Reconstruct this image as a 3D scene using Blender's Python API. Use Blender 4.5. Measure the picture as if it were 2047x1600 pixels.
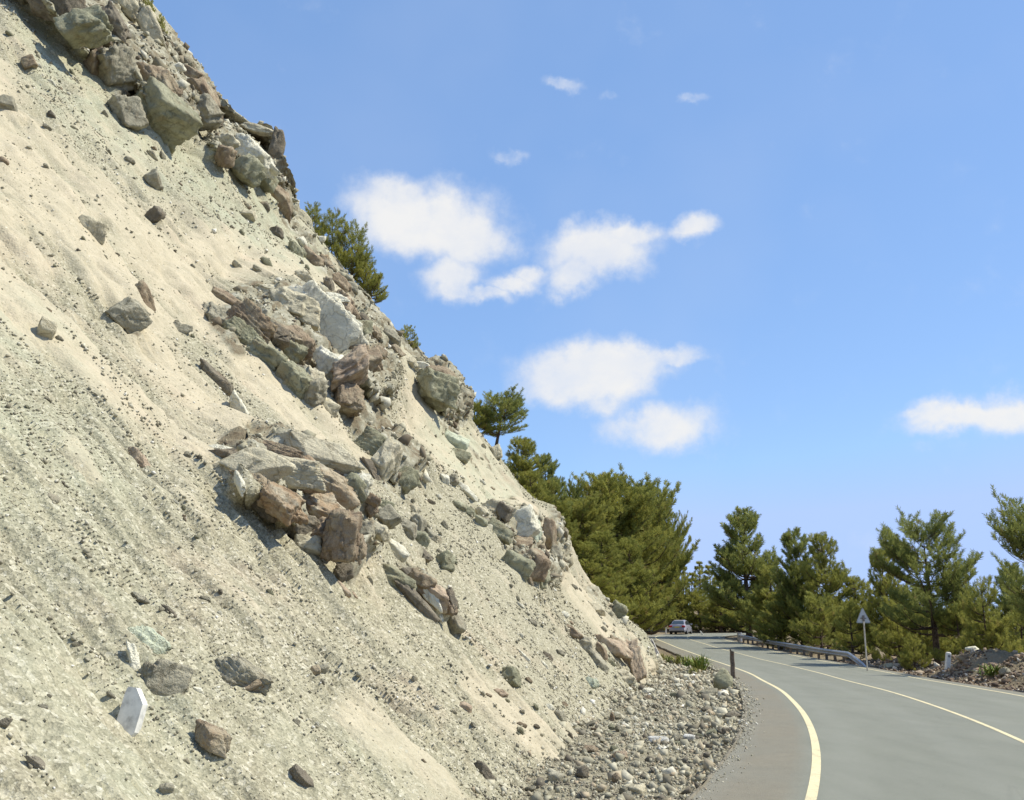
import bpy, math, random
import numpy as np
from mathutils import Vector, Matrix

for _o in list(bpy.data.objects):
    bpy.data.objects.remove(_o)
random.seed(7)
SC = bpy.context.scene
COL = SC.collection

# ------------------------------------------------------------------ camera
FPX = 1990.0                       # focal length in pixels of the 2047 px wide photograph
PITCH = math.atan(440.0 / FPX)
CAMZ = 1.65
cam_d = bpy.data.cameras.new('camera')
cam_d.sensor_width = 36.0
cam_d.lens = 36.0 * FPX / 2047.0
cam_d.clip_start = 0.1
cam_d.clip_end = 6000
cam = bpy.data.objects.new('camera', cam_d)
COL.objects.link(cam)
cam.location = (0, 0, CAMZ)
cam.rotation_euler = (math.radians(90) + PITCH, 0, 0)
SC.camera = cam

# ------------------------------------------------------------------ exposure, sun, sky
SC.view_settings.view_transform = 'Standard'
SC.view_settings.look = 'None'
SC.view_settings.gamma = 1.0
SC.view_settings.use_curve_mapping = False
SC.view_settings.exposure = 0.62
SUN_DIR = Vector((0.62, 0.03, 0.80)).normalized()      # towards the sun
sd = bpy.data.lights.new('sun', 'SUN')
sd.energy = 3.9
sd.angle = math.radians(0.5)
sd.color = (1.0, 0.94, 0.79)
sun = bpy.data.objects.new('sun', sd)
COL.objects.link(sun)
sun.rotation_euler = SUN_DIR.to_track_quat('Z', 'Y').to_euler()
sun.location = (30, 10, 60)

CP, SP = math.cos(PITCH), math.sin(PITCH)
def ray(px, py):
    a = (px - 1023.5) / FPX; b = (800.0 - py) / FPX
    return np.array([a, CP - SP * b, SP + CP * b])
def PY(px, py, Y):                 # the point seen at (px,py) at world depth Y
    r = ray(px, py); t = Y / r[1]
    return np.array([r[0] * t, Y, CAMZ + r[2] * t])
def project(P):                    # (...,3) -> px, py, depth
    x = P[..., 0]; y = P[..., 1]; z = P[..., 2] - CAMZ
    d = y * CP + z * SP; v = -y * SP + z * CP
    d = np.where(np.abs(d) < 1e-3, 1e-3, d)
    return 1023.5 + FPX * x / d, 800.0 - FPX * v / d, d

world = bpy.data.worlds.new('World')
SC.world = world
world.use_nodes = True
wt = world.node_tree
wt.nodes.clear()
def wn(t, **k):
    n = wt.nodes.new(t)
    for a, b in k.items(): setattr(n, a, b)
    return n
def wl(a, b): wt.links.new(a, b)
sky = wn('ShaderNodeTexSky', sky_type='NISHITA', sun_disc=False)
sky.sun_elevation = math.asin(SUN_DIR.z)
sky.sun_rotation = math.atan2(SUN_DIR.x, SUN_DIR.y)
sky.altitude = 1200
sky.air_density = 1.0
sky.dust_density = 0.6
sky.ozone_density = 3.0
bg_sky = wn('ShaderNodeBackground'); bg_sky.inputs['Strength'].default_value = 0.118
tc = wn('ShaderNodeTexCoord')
def vmath(op, a, b=None):
    n = wn('ShaderNodeVectorMath', operation=op)
    for i, s in enumerate((a, b)):
        if s is None: continue
        if hasattr(s, 'links'): wl(s, n.inputs[i])
        else: n.inputs[i].default_value = s
    return n.outputs['Value'] if op == 'LENGTH' else n.outputs['Vector']
def fmath(op, a, b=None, clamp=False):
    n = wn('ShaderNodeMath', operation=op, use_clamp=clamp)
    for i, s in enumerate((a, b)):
        if s is None: continue
        if hasattr(s, 'links'): wl(s, n.inputs[i])
        else: n.inputs[i].default_value = s
    return n.outputs[0]
_cl = vmath('MINIMUM', sky.outputs[0], (3.4, 4.1, 6.2))
_mx = wn('ShaderNodeMix', data_type='RGBA'); _mx.inputs['Factor'].default_value = .45
_mx.inputs['B'].default_value = (1.62, 2.93, 5.5, 1); wl(_cl, _mx.inputs['A']); wl(_mx.outputs['Result'], bg_sky.inputs['Color'])
dirv = vmath('NORMALIZE', tc.outputs['Generated'])
def wnoise(vec, scale, detail, rough, off=0.0):
    m = wn('ShaderNodeMapping'); m.inputs['Location'].default_value = (off, off * .7, off * 1.3)
    wl(vec, m.inputs['Vector'])
    n = wn('ShaderNodeTexNoise'); n.inputs['Scale'].default_value = scale
    n.inputs['Detail'].default_value = detail; n.inputs['Roughness'].default_value = rough
    wl(m.outputs[0], n.inputs['Vector'])
    return n
w1 = wnoise(dirv, 14, 5, .6)
warp = vmath('SCALE', vmath('SUBTRACT', w1.outputs['Color'], (.5, .5, .5)))
warp.node.inputs['Scale'].default_value = 0.055
vw = vmath('ADD', dirv, warp)
CLOUDS = [  # centre and half size on the sky, thickness
    (850, 440, 165, 95, 1.0), (940, 470, 100, 70, 1.0), (805, 395, 85, 50, .9), (900, 555, 80, 50, .8), (960, 600, 70, 24, .75),
    (1005, 580, 60, 26, .8), (1040, 558, 46, 26, .75), (900, 590, 60, 30, .7), (1190, 505, 120, 66, 1.0), (1250, 470, 85, 30, .8), (1145, 560, 70, 40, .85), (1375, 460, 62, 30, .75),
    (1190, 750, 150, 70, 1.0), (1130, 760, 110, 60, .9), (1260, 730, 110, 55, .9), (1335, 712, 80, 26, .8), (1110, 770, 75, 40, .7), (1205, 810, 60, 40, .65), (1320, 862, 125, 55, .85),
    (1265, 860, 60, 36, .7), (1930, 832, 150, 40, .9), (2030, 835, 95, 55, .95), (1850, 818, 80, 26, .7),
    (1128, 162, 50, 22, .55), (1215, 188, 38, 14, .4), (1395, 200, 38, 14, .45), (1012, 296, 40, 22, .5), (1040, 722, 50, 18, .3),
    (1855, 902, 40, 16, .3), (2330, 700, 150, 50, .9), (-300, 820, 240, 60, .9), (2700, 300, 160, 70, .9), (900, -500, 220, 80, .9),
]
acc = None
for (cx, cy, rx, ry, th) in CLOUDS:
    def unit(px, py):
        r = ray(px, py); return r / np.linalg.norm(r)
    c = unit(cx, cy)
    ax = abs(unit(cx + rx, cy)[0] - c[0]); az = abs(unit(cx, cy - ry)[2] - c[2])
    dl = vmath('SUBTRACT', vw, (c[0], 0, c[2]))
    sc_ = vmath('MULTIPLY', dl, (1 / ax, 0, 1 / az))
    ln = vmath('LENGTH', sc_)
    v = fmath('MULTIPLY', fmath('SUBTRACT', 1.42, ln, clamp=True), th)
    if acc is None: acc = v
    else:
        n = wn('ShaderNodeMath', operation='SMOOTH_MAX'); n.inputs[2].default_value = .12
        wl(acc, n.inputs[0]); wl(v, n.inputs[1]); acc = n.outputs[0]
w2 = wnoise(dirv, 22, 9, .62, 3.1)
w3 = wnoise(dirv, 5, 3, .5, 7.7)
dens = fmath('ADD', acc, fmath('MULTIPLY', fmath('SUBTRACT', w2.outputs['Fac'], .5), 1.05))
mr = wn('ShaderNodeMapRange', interpolation_type='SMOOTHERSTEP')
mr.inputs['From Min'].default_value = .06; mr.inputs['From Max'].default_value = 1.02
wl(dens, mr.inputs['Value'])
w4 = wnoise(vmath('MULTIPLY', dirv, (1, 1, 1.8)), 11, 7, .6, 5.5)
soft = wn('ShaderNodeMapRange'); soft.inputs['From Min'].default_value = .28; soft.inputs['From Max'].default_value = .62
soft.inputs['To Min'].default_value = .78; soft.inputs['To Max'].default_value = .96
wl(w4.outputs['Fac'], soft.inputs['Value'])
mask = fmath('MULTIPLY', mr.outputs[0], soft.outputs[0])
veil = wn('ShaderNodeMapRange'); veil.inputs['From Min'].default_value = .45; veil.inputs['From Max'].default_value = .8
veil.inputs['To Max'].default_value = .12
wl(w3.outputs['Fac'], veil.inputs['Value'])
mask = fmath('MAXIMUM', mask, veil.outputs[0])
bg_cl = wn('ShaderNodeBackground'); bg_cl.inputs['Strength'].default_value = 0.60
cr = wn('ShaderNodeMix', data_type='RGBA')
cr.inputs['A'].default_value = (.74, .83, 1.0, 1); cr.inputs['B'].default_value = (1.0, .99, .97, 1)
shd = fmath('MULTIPLY', mr.outputs[0], soft.outputs[0])
wl(shd, cr.inputs['Factor']); wl(cr.outputs['Result'], bg_cl.inputs['Color'])
mx = wn('ShaderNodeMixShader'); wl(mask, mx.inputs[0]); wl(bg_sky.outputs[0], mx.inputs[1]); wl(bg_cl.outputs[0], mx.inputs[2])
wo = wn('ShaderNodeOutputWorld'); wl(mx.outputs[0], wo.inputs['Surface'])

# ------------------------------------------------------------------ numeric noise
def _hash(ix, iy, iz, seed):
    h = (ix.astype(np.int64) * 374761393 + iy.astype(np.int64) * 668265263 + iz.astype(np.int64) * 2147483647 + seed * 974711) & 0xffffffff
    h = ((h ^ (h >> 13)) * 1274126177) & 0xffffffff
    h = ((h ^ (h >> 15)) * 2246822519) & 0xffffffff
    return ((h ^ (h >> 16)) & 0xffffff).astype(np.float32) / np.float32(0xffffff)
def vnoise(P, scale=1.0, seed=0):
    Q = np.asarray(P, dtype=np.float64) * scale
    I = np.floor(Q).astype(np.int64); F = (Q - I).astype(np.float32); F = F * F * F * (F * (F * 6 - 15) + 10)
    x, y, z = I[..., 0], I[..., 1], I[..., 2]; fx, fy, fz = F[..., 0], F[..., 1], F[..., 2]
    r = 0
    for dx in (0, 1):
        wx = fx if dx else 1 - fx
        for dy in (0, 1):
            wy = fy if dy else 1 - fy
            for dz in (0, 1):
                wz = fz if dz else 1 - fz
                r = r + _hash(x + dx, y + dy, z + dz, seed) * wx * wy * wz
    return r * 2 - 1
def fbm(P, scale=1.0, octaves=4, seed=0, gain=.5, lac=2.03):
    P = np.asarray(P, dtype=np.float64)
    r = 0; a = 1.0; t = 0
    for i in range(octaves):
        r = r + a * vnoise(P, scale * lac ** i, seed + i * 17); t += a; a *= gain
    return r / t
def sstep(a, b, x):
    t = np.clip((x - a) / (b - a), 0, 1); return t * t * (3 - 2 * t)
def worley(P, scale, seed):        # nearest, second nearest distance, cell id
    Q = np.asarray(P, dtype=np.float64) * scale; I = np.floor(Q).astype(np.int64)
    d1 = np.full(Q.shape[:-1], 9.0, np.float32); d2 = d1.copy(); cid = np.zeros(Q.shape[:-1], np.float32)
    for dx in (-1, 0, 1):
        for dy in (-1, 0, 1):
            for dz in (-1, 0, 1):
                J = I + np.array([dx, dy, dz]); a, b, c = J[..., 0], J[..., 1], J[..., 2]
                h = [_hash(a, b, c, seed + k) for k in (1, 2, 3)]
                dd = np.sqrt((a + h[0] - Q[..., 0]) ** 2 + (b + h[1] - Q[..., 1]) ** 2 + (c + h[2] - Q[..., 2]) ** 2).astype(np.float32)
                near = dd < d1
                d2 = np.where(near, d1, np.minimum(d2, dd)); cid = np.where(near, _hash(a, b, c, seed + 9), cid); d1 = np.where(near, dd, d1)
    return d1, d2, cid

# ------------------------------------------------------------------ mesh helpers
def mesh_np(name, V, F, mat=None, smooth=False, attrs=None, mats=None, mat_idx=None):
    V = np.ascontiguousarray(V, dtype=np.float32).reshape(-1, 3); F = np.ascontiguousarray(F, dtype=np.int32)
    m = bpy.data.meshes.new(name)
    k = F.shape[1]
    m.vertices.add(len(V)); m.vertices.foreach_set('co', V.ravel())
    m.loops.add(F.size); m.loops.foreach_set('vertex_index', F.ravel())
    m.polygons.add(len(F))
    m.polygons.foreach_set('loop_start', np.arange(0, F.size, k, dtype=np.int32))
    m.polygons.foreach_set('loop_total', np.full(len(F), k, dtype=np.int32))
    if smooth: m.polygons.foreach_set('use_smooth', np.ones(len(F), dtype=bool))
    for mm in (mats or ([mat] if mat else [])): m.materials.append(mm)
    if mat_idx is not None: m.polygons.foreach_set('material_index', np.asarray(mat_idx, dtype=np.int32))
    for an, av in (attrs or {}).items():
        av = np.asarray(av, dtype=np.float32)
        if av.ndim == 1:
            a = m.attributes.new(an, 'FLOAT', 'POINT'); a.data.foreach_set('value', av)
        else:
            a = m.attributes.new(an, 'FLOAT_COLOR', 'POINT')
            a.data.foreach_set('color', np.concatenate([av, np.ones((len(av), 1), np.float32)], 1).ravel())
    m.update(calc_edges=True)
    return m
def put(name, mesh, parent=None, loc=None, kind=None, label=None, cat=None, group=None):
    o = bpy.data.objects.new(name, mesh); COL.objects.link(o)
    if loc is not None: o.location = loc
    if parent is not None: o.parent = parent
    if kind: o['kind'] = kind
    if label: o['label'] = label
    if cat: o['category'] = cat
    if group: o['group'] = group
    return o
def thing(name, label, cat, loc, rotz=0.0, group=None):
    o = put(name, None, loc=loc, label=label, cat=cat, group=group); o.rotation_euler = (0, 0, rotz)
    o.empty_display_size = .2
    return o
def grid_faces(nu, nv):
    i = np.arange(nu - 1)[:, None] * nv + np.arange(nv - 1)[None, :]
    return np.stack([i, i + nv, i + nv + 1, i + 1], -1).reshape(-1, 4)
class MB:
    """collects boxes, tubes and prisms; build() links them as one mesh"""
    def __init__(s): s.v = []; s.f = []
    def add(s, V, F):
        b = len(s.v); s.v += [tuple(map(float, p)) for p in V]; s.f += [tuple(b + i for i in f) for f in F]
    def box(s, c, d, M=None, bev=0.0):
        x, y, z = d[0] / 2, d[1] / 2, d[2] / 2
        if bev <= 0:
            V = [(sx * x, sy * y, sz * z) for sx in (-1, 1) for sy in (-1, 1) for sz in (-1, 1)]
            F = [(0, 1, 3, 2), (4, 6, 7, 5), (0, 4, 5, 1), (2, 3, 7, 6), (0, 2, 6, 4), (1, 5, 7, 3)]
        else:
            b = bev; o = [(-x + b, -y), (x - b, -y), (x, -y + b), (x, y - b), (x - b, y), (-x + b, y), (-x, y - b), (-x, -y + b)]
            V = [(p[0], p[1], -z) for p in o] + [(p[0], p[1], z - b) for p in o] + [(p[0] * (1 - b / x), p[1] * (1 - b / y), z) for p in o]
            F = [tuple(range(7, -1, -1)), tuple(range(16, 24))]
            for r in (0, 8):
                F += [(r + i, r + (i + 1) % 8, r + 8 + (i + 1) % 8, r + 8 + i) for i in range(8)]
        V = [Vector(p) for p in V]
        if M is not None: V = [M @ p for p in V]
        s.add([p + Vector(c) for p in V], F)
    def tube(s, pts, rad, n=8, cap=True):
        pts = [Vector(p) for p in pts]
        if not hasattr(rad, '__len__'): rad = [rad] * len(pts)
        rings = []
        up = Vector((0.13, 0.27, 1)).normalized()
        for i, p in enumerate(pts):
            d = (pts[min(i + 1, len(pts) - 1)] - pts[max(i - 1, 0)]).normalized()
            a = d.cross(up)
            if a.length < .05: a = d.cross(Vector((1, 0, 0)))
            a.normalize(); b = d.cross(a)
            rings.append([p + (a * math.cos(t) + b * math.sin(t)) * rad[i] for t in [2 * math.pi * k / n for k in range(n)]])
        V = [q for r in rings for q in r]; F = []
        for i in range(len(pts) - 1):
            for k in range(n):
                F.append((i * n + k, i * n + (k + 1) % n, (i + 1) * n + (k + 1) % n, (i + 1) * n + k))
        if cap: F += [tuple(range(n - 1, -1, -1)), tuple((len(pts) - 1) * n + k for k in range(n))]
        s.add(V, F)
    def loft(s, sections, cap=True):
        n = len(sections[0]); V = [q for r in sections for q in r]; F = []
        for i in range(len(sections) - 1):
            for k in range(n):
                F.append((i * n + k, i * n + (k + 1) % n, (i + 1) * n + (k + 1) % n, (i + 1) * n + k))
        if cap: F += [tuple(range(n - 1, -1, -1)), tuple((len(sections) - 1) * n + k for k in range(n))]
        s.add(V, F)
    def build(s, name, mat, parent=None, smooth=False, **k):
        m = bpy.data.meshes.new(name); m.from_pydata(s.v, [], s.f); m.materials.append(mat)
        if smooth: m.polygons.foreach_set('use_smooth', [True] * len(m.polygons))
        m.update()
        import bmesh
        bm = bmesh.new(); bm.from_mesh(m); bmesh.ops.recalc_face_normals(bm, faces=bm.faces); bm.to_mesh(m); bm.free()
        return put(name, m, parent, **k)

# ------------------------------------------------------------------ materials
def newmat(name):
    m = bpy.data.materials.new(name); m.use_nodes = True
    nt = m.node_tree; nt.nodes.clear()
    out = nt.nodes.new('ShaderNodeOutputMaterial'); b = nt.nodes.new('ShaderNodeBsdfPrincipled')
    nt.links.new(b.outputs[0], out.inputs[0])
    b.inputs['Roughness'].default_value = .9
    b.inputs['Specular IOR Level'].default_value = .25
    return m, nt, b
class NT:
    def __init__(s, nt): s.nt = nt
    def n(s, t, ins=None, **k):
        n = s.nt.nodes.new(t)
        for a, b in k.items(): setattr(n, a, b)
        for a, b in (ins or {}).items():
            if hasattr(b, 'links'): s.nt.links.new(b, n.inputs[a])
            else: n.inputs[a].default_value = b
        return n
    def noise(s, vec, scale, detail=4, rough=.55, dist=0.0):
        return s.n('ShaderNodeTexNoise', {'Vector': vec, 'Scale': scale, 'Detail': detail, 'Roughness': rough, 'Distortion': dist})
    def vor(s, vec, scale, feature='F1', rnd=1.0):
        return s.n('ShaderNodeTexVoronoi', {'Vector': vec, 'Scale': scale, 'Randomness': rnd}, feature=feature)
    def ramp(s, fac, stops, mode='LINEAR'):
        r = s.n('ShaderNodeValToRGB', {'Fac': fac}); cr = r.color_ramp; cr.interpolation = mode
        while len(cr.elements) < len(stops): cr.elements.new(.5)
        for e, (p, c) in zip(cr.elements, stops):
            e.position = p; e.color = (*c, 1) if len(c) == 3 else c
        return r.outputs['Color']
    def mix(s, f, a, b, mode='MIX'):
        n = s.n('ShaderNodeMix', data_type='RGBA', blend_type=mode)
        for k, v in (('Factor', f), ('A', a), ('B', b)):
            if hasattr(v, 'links'): s.nt.links.new(v, n.inputs[k])
            elif k == 'Factor': n.inputs[k].default_value = v
            else: n.inputs[k].default_value = (*v, 1) if len(v) == 3 else v
        return n.outputs['Result']
    def m(s, op, a, b=0.0, clamp=False):
        n = s.nt.nodes.new('ShaderNodeMath'); n.operation = op; n.use_clamp = clamp
        for i, v in enumerate((a, b)):
            if hasattr(v, 'links'): s.nt.links.new(v, n.inputs[i])
            else: n.inputs[i].default_value = v
        return n.outputs[0]
    def rng(s, v, a, b, c=0., d=1., interp='LINEAR'):
        n = s.n('ShaderNodeMapRange', {'Value': v, 'From Min': a, 'From Max': b, 'To Min': c, 'To Max': d}, interpolation_type=interp)
        return n.outputs[0]
    def attr(s, name): return s.n('ShaderNodeAttribute', attribute_name=name)
    def coord(s): return s.n('ShaderNodeTexCoord').outputs['Object']
    def mapping(s, vec, scale=(1, 1, 1), rot=(0, 0, 0), loc=(0, 0, 0)):
        return s.n('ShaderNodeMapping', {'Vector': vec, 'Scale': scale, 'Rotation': rot, 'Location': loc}).outputs[0]
    def bump(s, h, strength, dist, normal=None):
        ins = {'Height': h, 'Strength': strength, 'Distance': dist}
        if normal is not None: ins['Normal'] = normal
        return s.n('ShaderNodeBump', ins).outputs[0]
    def link(s, a, b): s.nt.links.new(a, b)

def plain(name, col, rough=.6, metal=0.0, spec=.4, var=.12, scale=6.0):
    m, nt, b = newmat(name); N = NT(nt)
    no = N.noise(N.coord(), scale, 5, .6)
    c2 = tuple(max(0, c * (1 - var * 2)) for c in col); c3 = tuple(min(1, c * (1 + var)) for c in col)
    N.link(N.ramp(no.outputs['Fac'], [(.3, c2), (.5, col), (.75, c3)]), b.inputs['Base Color'])
    b.inputs['Roughness'].default_value = rough; b.inputs['Metallic'].default_value = metal
    b.inputs['Specular IOR Level'].default_value = spec
    return m
# ================================================================== ROAD LAYOUT
_py = np.array([-40, 0, 15, 25, 40, 60, 78, 95, 105, 120, 160, 400.])
_ph = np.array([1.65, 1.65, 1.76, 1.9, 2.2, 2.24, 2.05, 1.68, 1.43, 1.34, 1.3, 1.3])
_gy = np.arange(-40, 400, 1.0); _gh = np.interp(_gy, _py, _ph)
_k = np.hanning(13); _k /= _k.sum(); _gh = np.convolve(np.pad(_gh, 6, mode='edge'), _k, mode='valid')
def road_z(Y): return CAMZ - np.interp(Y, _gy, _gh)
def on_road(px, py, dz=0.0):
    Y = 20.0
    r = ray(px, py)
    lo, hi = 2.0, 200.0
    for _ in range(60):
        mid = (lo + hi) / 2
        z = CAMZ + r[2] * mid / r[1]
        if z > road_z(mid) + dz: lo = mid
        else: hi = mid
    Y = (lo + hi) / 2
    return np.array([r[0] * Y / r[1], Y])
LPX = [(1628, 1600), (1638, 1500), (1612, 1430), (1563, 1380), (1505, 1348), (1440, 1325), (1388, 1307), (1340, 1289), (1312, 1278)]
Lp = [on_road(*p) for p in LPX]
h0 = (Lp[1] - Lp[0]) / np.linalg.norm(Lp[1] - Lp[0])
pre = []
p = Lp[0].copy(); ang = math.atan2(h0[0], h0[1])
for i in range(9):
    ang += 0.035; p = p - np.array([math.sin(ang), math.cos(ang)]) * 3.0; pre.insert(0, p.copy())
post = []
p = Lp[-1].copy(); d = Lp[-1] - Lp[-3]; ang = math.atan2(d[0], d[1])
for i in range(60):
    ang += 1.5 / 17.0 if (i > 3 and ang < 1.62) else (0.03 if i <= 3 else 0.0)
    p = p + np.array([math.sin(ang), math.cos(ang)]) * 1.5; post.append(p.copy())
Lraw = np.array(pre + Lp + post)
def resample(pts, step=.5, smooth=9):
    d = np.r_[0, np.cumsum(np.linalg.norm(np.diff(pts, axis=0), axis=1))]
    s = np.arange(0, d[-1], step)
    q = np.stack([np.interp(s, d, pts[:, k]) for k in range(2)], 1)
    k = np.hanning(smooth + 2)[1:-1]; k /= k.sum(); h = smooth // 2
    for _ in range(3):
        q = np.stack([np.convolve(np.r_[q[0, j] + (np.arange(-h, 0)) * (q[1, j] - q[0, j]), q[:, j], q[-1, j] + np.arange(1, h + 1) * (q[-1, j] - q[-2, j])], k, mode='valid') for j in range(2)], 1)
    return q
L = resample(Lraw, .5, 13)
Tn = np.gradient(L, axis=0); Tn /= np.linalg.norm(Tn, axis=1)[:, None]
Nr = np.stack([Tn[:, 1], -Tn[:, 0]], 1)           # to the right of travel
LANE = 3.0
def off_line(o): return L + Nr * o
def XL(Y, o=0.0):
    q = off_line(o); m = np.argmax(q[:, 1] > 104) if (q[:, 1] > 104).any() else len(q)
    m = max(m, 5)
    return np.interp(Y, q[:m, 1], q[:m, 0])
TOEPX = [(1000, 1600), (1130, 1480), (1200, 1425), (1288, 1365), (1312, 1325)]
Tp = [on_road(*p, dz=-.15) for p in TOEPX]
_ty = np.array([-40, -12, 0, 5] + [t[1] for t in Tp]); _tx = np.array([-14, -6.2, -2.4, -1.2] + [t[0] for t in Tp])
def toe_x(Y): return np.interp(Y, _ty, _tx)
YEND = Tp[-1][1]
print('toe', [tuple(np.round(t, 2)) for t in Tp], 'L', [tuple(np.round(t, 2)) for t in Lp])

# ------------------------------------------------------------------ ground height
def ground_z(X, Y, rough=True):
    X = np.asarray(X, float); Y = np.asarray(Y, float)
    zr = road_z(Y)
    xl = XL(Y, -1.15); xr = XL(Y, LANE * 2 + .45)
    P = np.stack([X, Y, X * 0], -1)
    z = zr - .10 + X * 0
    n1 = fbm(P, .45, 4, 5); n2 = fbm(P, 2.2, 3, 15)
    dr = X - xr
    near = sstep(104, 96, Y)
    # right hand side: rubble berm, then the valley side
    berm = sstep(.8, 3.2, dr) * sstep(9.5, 5.0, dr) * (.55 + .45 * n1 + .5 * sstep(33, 24, Y)) * sstep(52, 44, Y) * 1.25
    fall = -np.maximum(dr - 5.0, 0) * .22 * near * sstep(0, 14, dr)
    fall = np.maximum(fall, -26)
    farR = -np.maximum(X - 40, 0) * .12 * (1 - near)
    farR = np.maximum(farR, -26)
    wobble = sstep(.3, 2, dr) * (n1 * .25 + n2 * .10)
    z = z + np.where(dr > 0, berm + fall + wobble, 0)
    z = z + farR
    # left hand side: verge of rubble, hillside beyond the cutting
    dl = xl - X
    verge = sstep(0, .5, dl) * (-.12 + n1 * .08 + n2 * .05)
    hill = np.maximum(dl - 1.7, 0) * 1.02 * sstep(48, 60, Y) * np.where(Y > 100, 1, 1)
    hill = np.minimum(hill, 26 + n1 * 2)
    z = z + np.where(dl > 0, verge + hill + sstep(1, 3, dl) * sstep(48, 60, Y) * (n1 * .5 + n2 * .2), 0)
    # bank behind the far bend
    yb = np.where(X < 22, 113, 113 + (X - 22) * 0.05)
    bank = sstep(yb + 6, yb + 20, Y) * (2.6 + n1) * sstep(70, 45, X)
    z = z + bank + sstep(yb + 6, yb + 10, Y) * n2 * .15
    # rolling country far off
    D = np.hypot(X, Y)
    z = z + sstep(300, 1500, D) * (fbm(P, .0016, 4, 40) * 90 - 20)
    return z
xs = np.r_[-2500, -1400, -800, -450, -250, -140, -90, -60, np.arange(-40, -6, 1.0), np.arange(-6, 34, .22), np.arange(34, 70, 1.2), 76, 90, 110, 140, 200, 300, 500, 850, 1400, 2500]
ys = np.r_[-900, -500, -250, -120, -60, -30, -15, -8, -3, np.geomspace(3, 130, 520), np.arange(132, 200, 3.), 215, 240, 280, 340, 450, 600, 800, 1100, 1500, 2200, 3500]
GX, GY = np.meshgrid(xs, ys, indexing='ij')
GZ = ground_z(GX, GY)
# the cut slope covers the ground on its side: keep the sheet well under it
GZ = GZ - np.where((GX < toe_x(GY) - .6) & (GY < YEND + 2) & (GX > -120), .6, 0)
# the road sheet lies on top
QL = XL(GY, -1.1); QR = XL(GY, LANE * 2 + .5)

MATS = {}
def gravel_color(N, co, s1=26.0, s2=70.0, tint=(1, 1, 1)):
    v1 = N.vor(co, s1); v2 = N.vor(co, s2)
    t = lambda c: tuple(a * b for a, b in zip(c, tint))
    c1 = N.ramp(N.n('ShaderNodeSeparateColor', {'Color': v1.outputs['Color']}).outputs[0],
                [(0., t((.14, .125, .09))), (.22, t((.24, .225, .155))), (.6, t((.345, .32, .225))), (.85, t((.45, .415, .295))), (1., t((.66, .62, .50)))])
    c2 = N.ramp(N.n('ShaderNodeSeparateColor', {'Color': v2.outputs['Color']}).outputs[1],
                [(0., t((.16, .145, .10))), (.4, t((.32, .295, .205))), (.9, t((.46, .42, .30))), (1., t((.64, .61, .50)))])
    c = N.mix(.5, c1, c2)
    h = N.m('ADD', v1.outputs['Distance'], N.m('MULTIPLY', v2.outputs['Distance'], .4))
    return c, h

def slope_material():
    m, nt, b = newmat('cut_slope'); N = NT(nt); co = N.coord()
    sand = N.attr('sand').outputs['Fac']; rock = N.attr('rock').outputs['Fac']; green = N.attr('green').outputs['Fac']
    gc, gh = gravel_color(N, co)
    ns = N.noise(co, 3.0, 8, .62); nf = N.noise(co, 38., 4, .6)
    sc_ = N.ramp(ns.outputs['Fac'], [(.25, (.40, .355, .26)), (.45, (.50, .44, .32)), (.6, (.555, .485, .355)), (.78, (.62, .555, .42))])
    sc_ = N.mix(N.rng(nf.outputs['Fac'], .35, .7), N.mix(.40, sc_, (.36, .32, .22), 'MIX'), sc_)
    fl = N.vor(N.mapping(co, (1, 1, .8)), 17.); flc = N.n('ShaderNodeSeparateColor', {'Color': fl.outputs['Color']})
    spot = N.m('MULTIPLY', N.rng(fl.outputs['Distance'], .34, .20), N.rng(flc.outputs[0], .52, .60))
    sc_ = N.mix(N.m('MULTIPLY', spot, .75), sc_, N.ramp(flc.outputs[1], [(0, (.20, .17, .12)), (.5, (.32, .28, .20)), (.8, (.42, .40, .31)), (1, (.72, .68, .56))]))
    sc_ = N.mix(N.rng(N.noise(co, 14, 6, .7).outputs['Fac'], .42, .72, 0, .5), sc_, (.34, .30, .205))
    col = N.mix(N.rng(sand, .25, .75), gc, sc_)
    gn = N.noise(co, 1.3, 5, .6)
    gf = N.m('MULTIPLY', green, N.rng(gn.outputs['Fac'], .3, .65))
    col = N.mix(gf, col, N.mix(.55, gc, (.44, .47, .34)))
    # pinkish dust
    pn = N.noise(co, .55, 5, .65)
    col = N.mix(N.rng(pn.outputs['Fac'], .55, .8, 0, .35), col, (.62, .47, .34))
    # rock
    rn = N.noise(co, 1.6, 9, .68, .4); rv = N.noise(co, 9., 6, .7)
    rc = N.ramp(rn.outputs['Fac'], [(.28, (.10, .075, .05)), (.42, (.22, .18, .12)), (.52, (.33, .31, .23)), (.62, (.47, .45, .36)), (.78, (.60, .57, .47))])
    rc = N.mix(N.rng(rv.outputs['Fac'], .4, .7, 0, .6), rc, (.20, .185, .13))
    col = N.mix(N.rng(rock, .3, .6), col, rc)
    N.link(col, b.inputs['Base Color'])
    h = N.m('ADD', N.m('MULTIPLY', gh, .6), N.m('MULTIPLY', nf.outputs['Fac'], .5))
    b1 = N.bump(h, .5, .03)
    b2 = N.bump(N.m('MULTIPLY', N.noise(co, 7, 8, .7).outputs['Fac'], 1.0), .38, .10, b1)
    N.link(b2, b.inputs['Normal'])
    b.inputs['Roughness'].default_value = .95; b.inputs['Specular IOR Level'].default_value = .12
    return m
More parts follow.
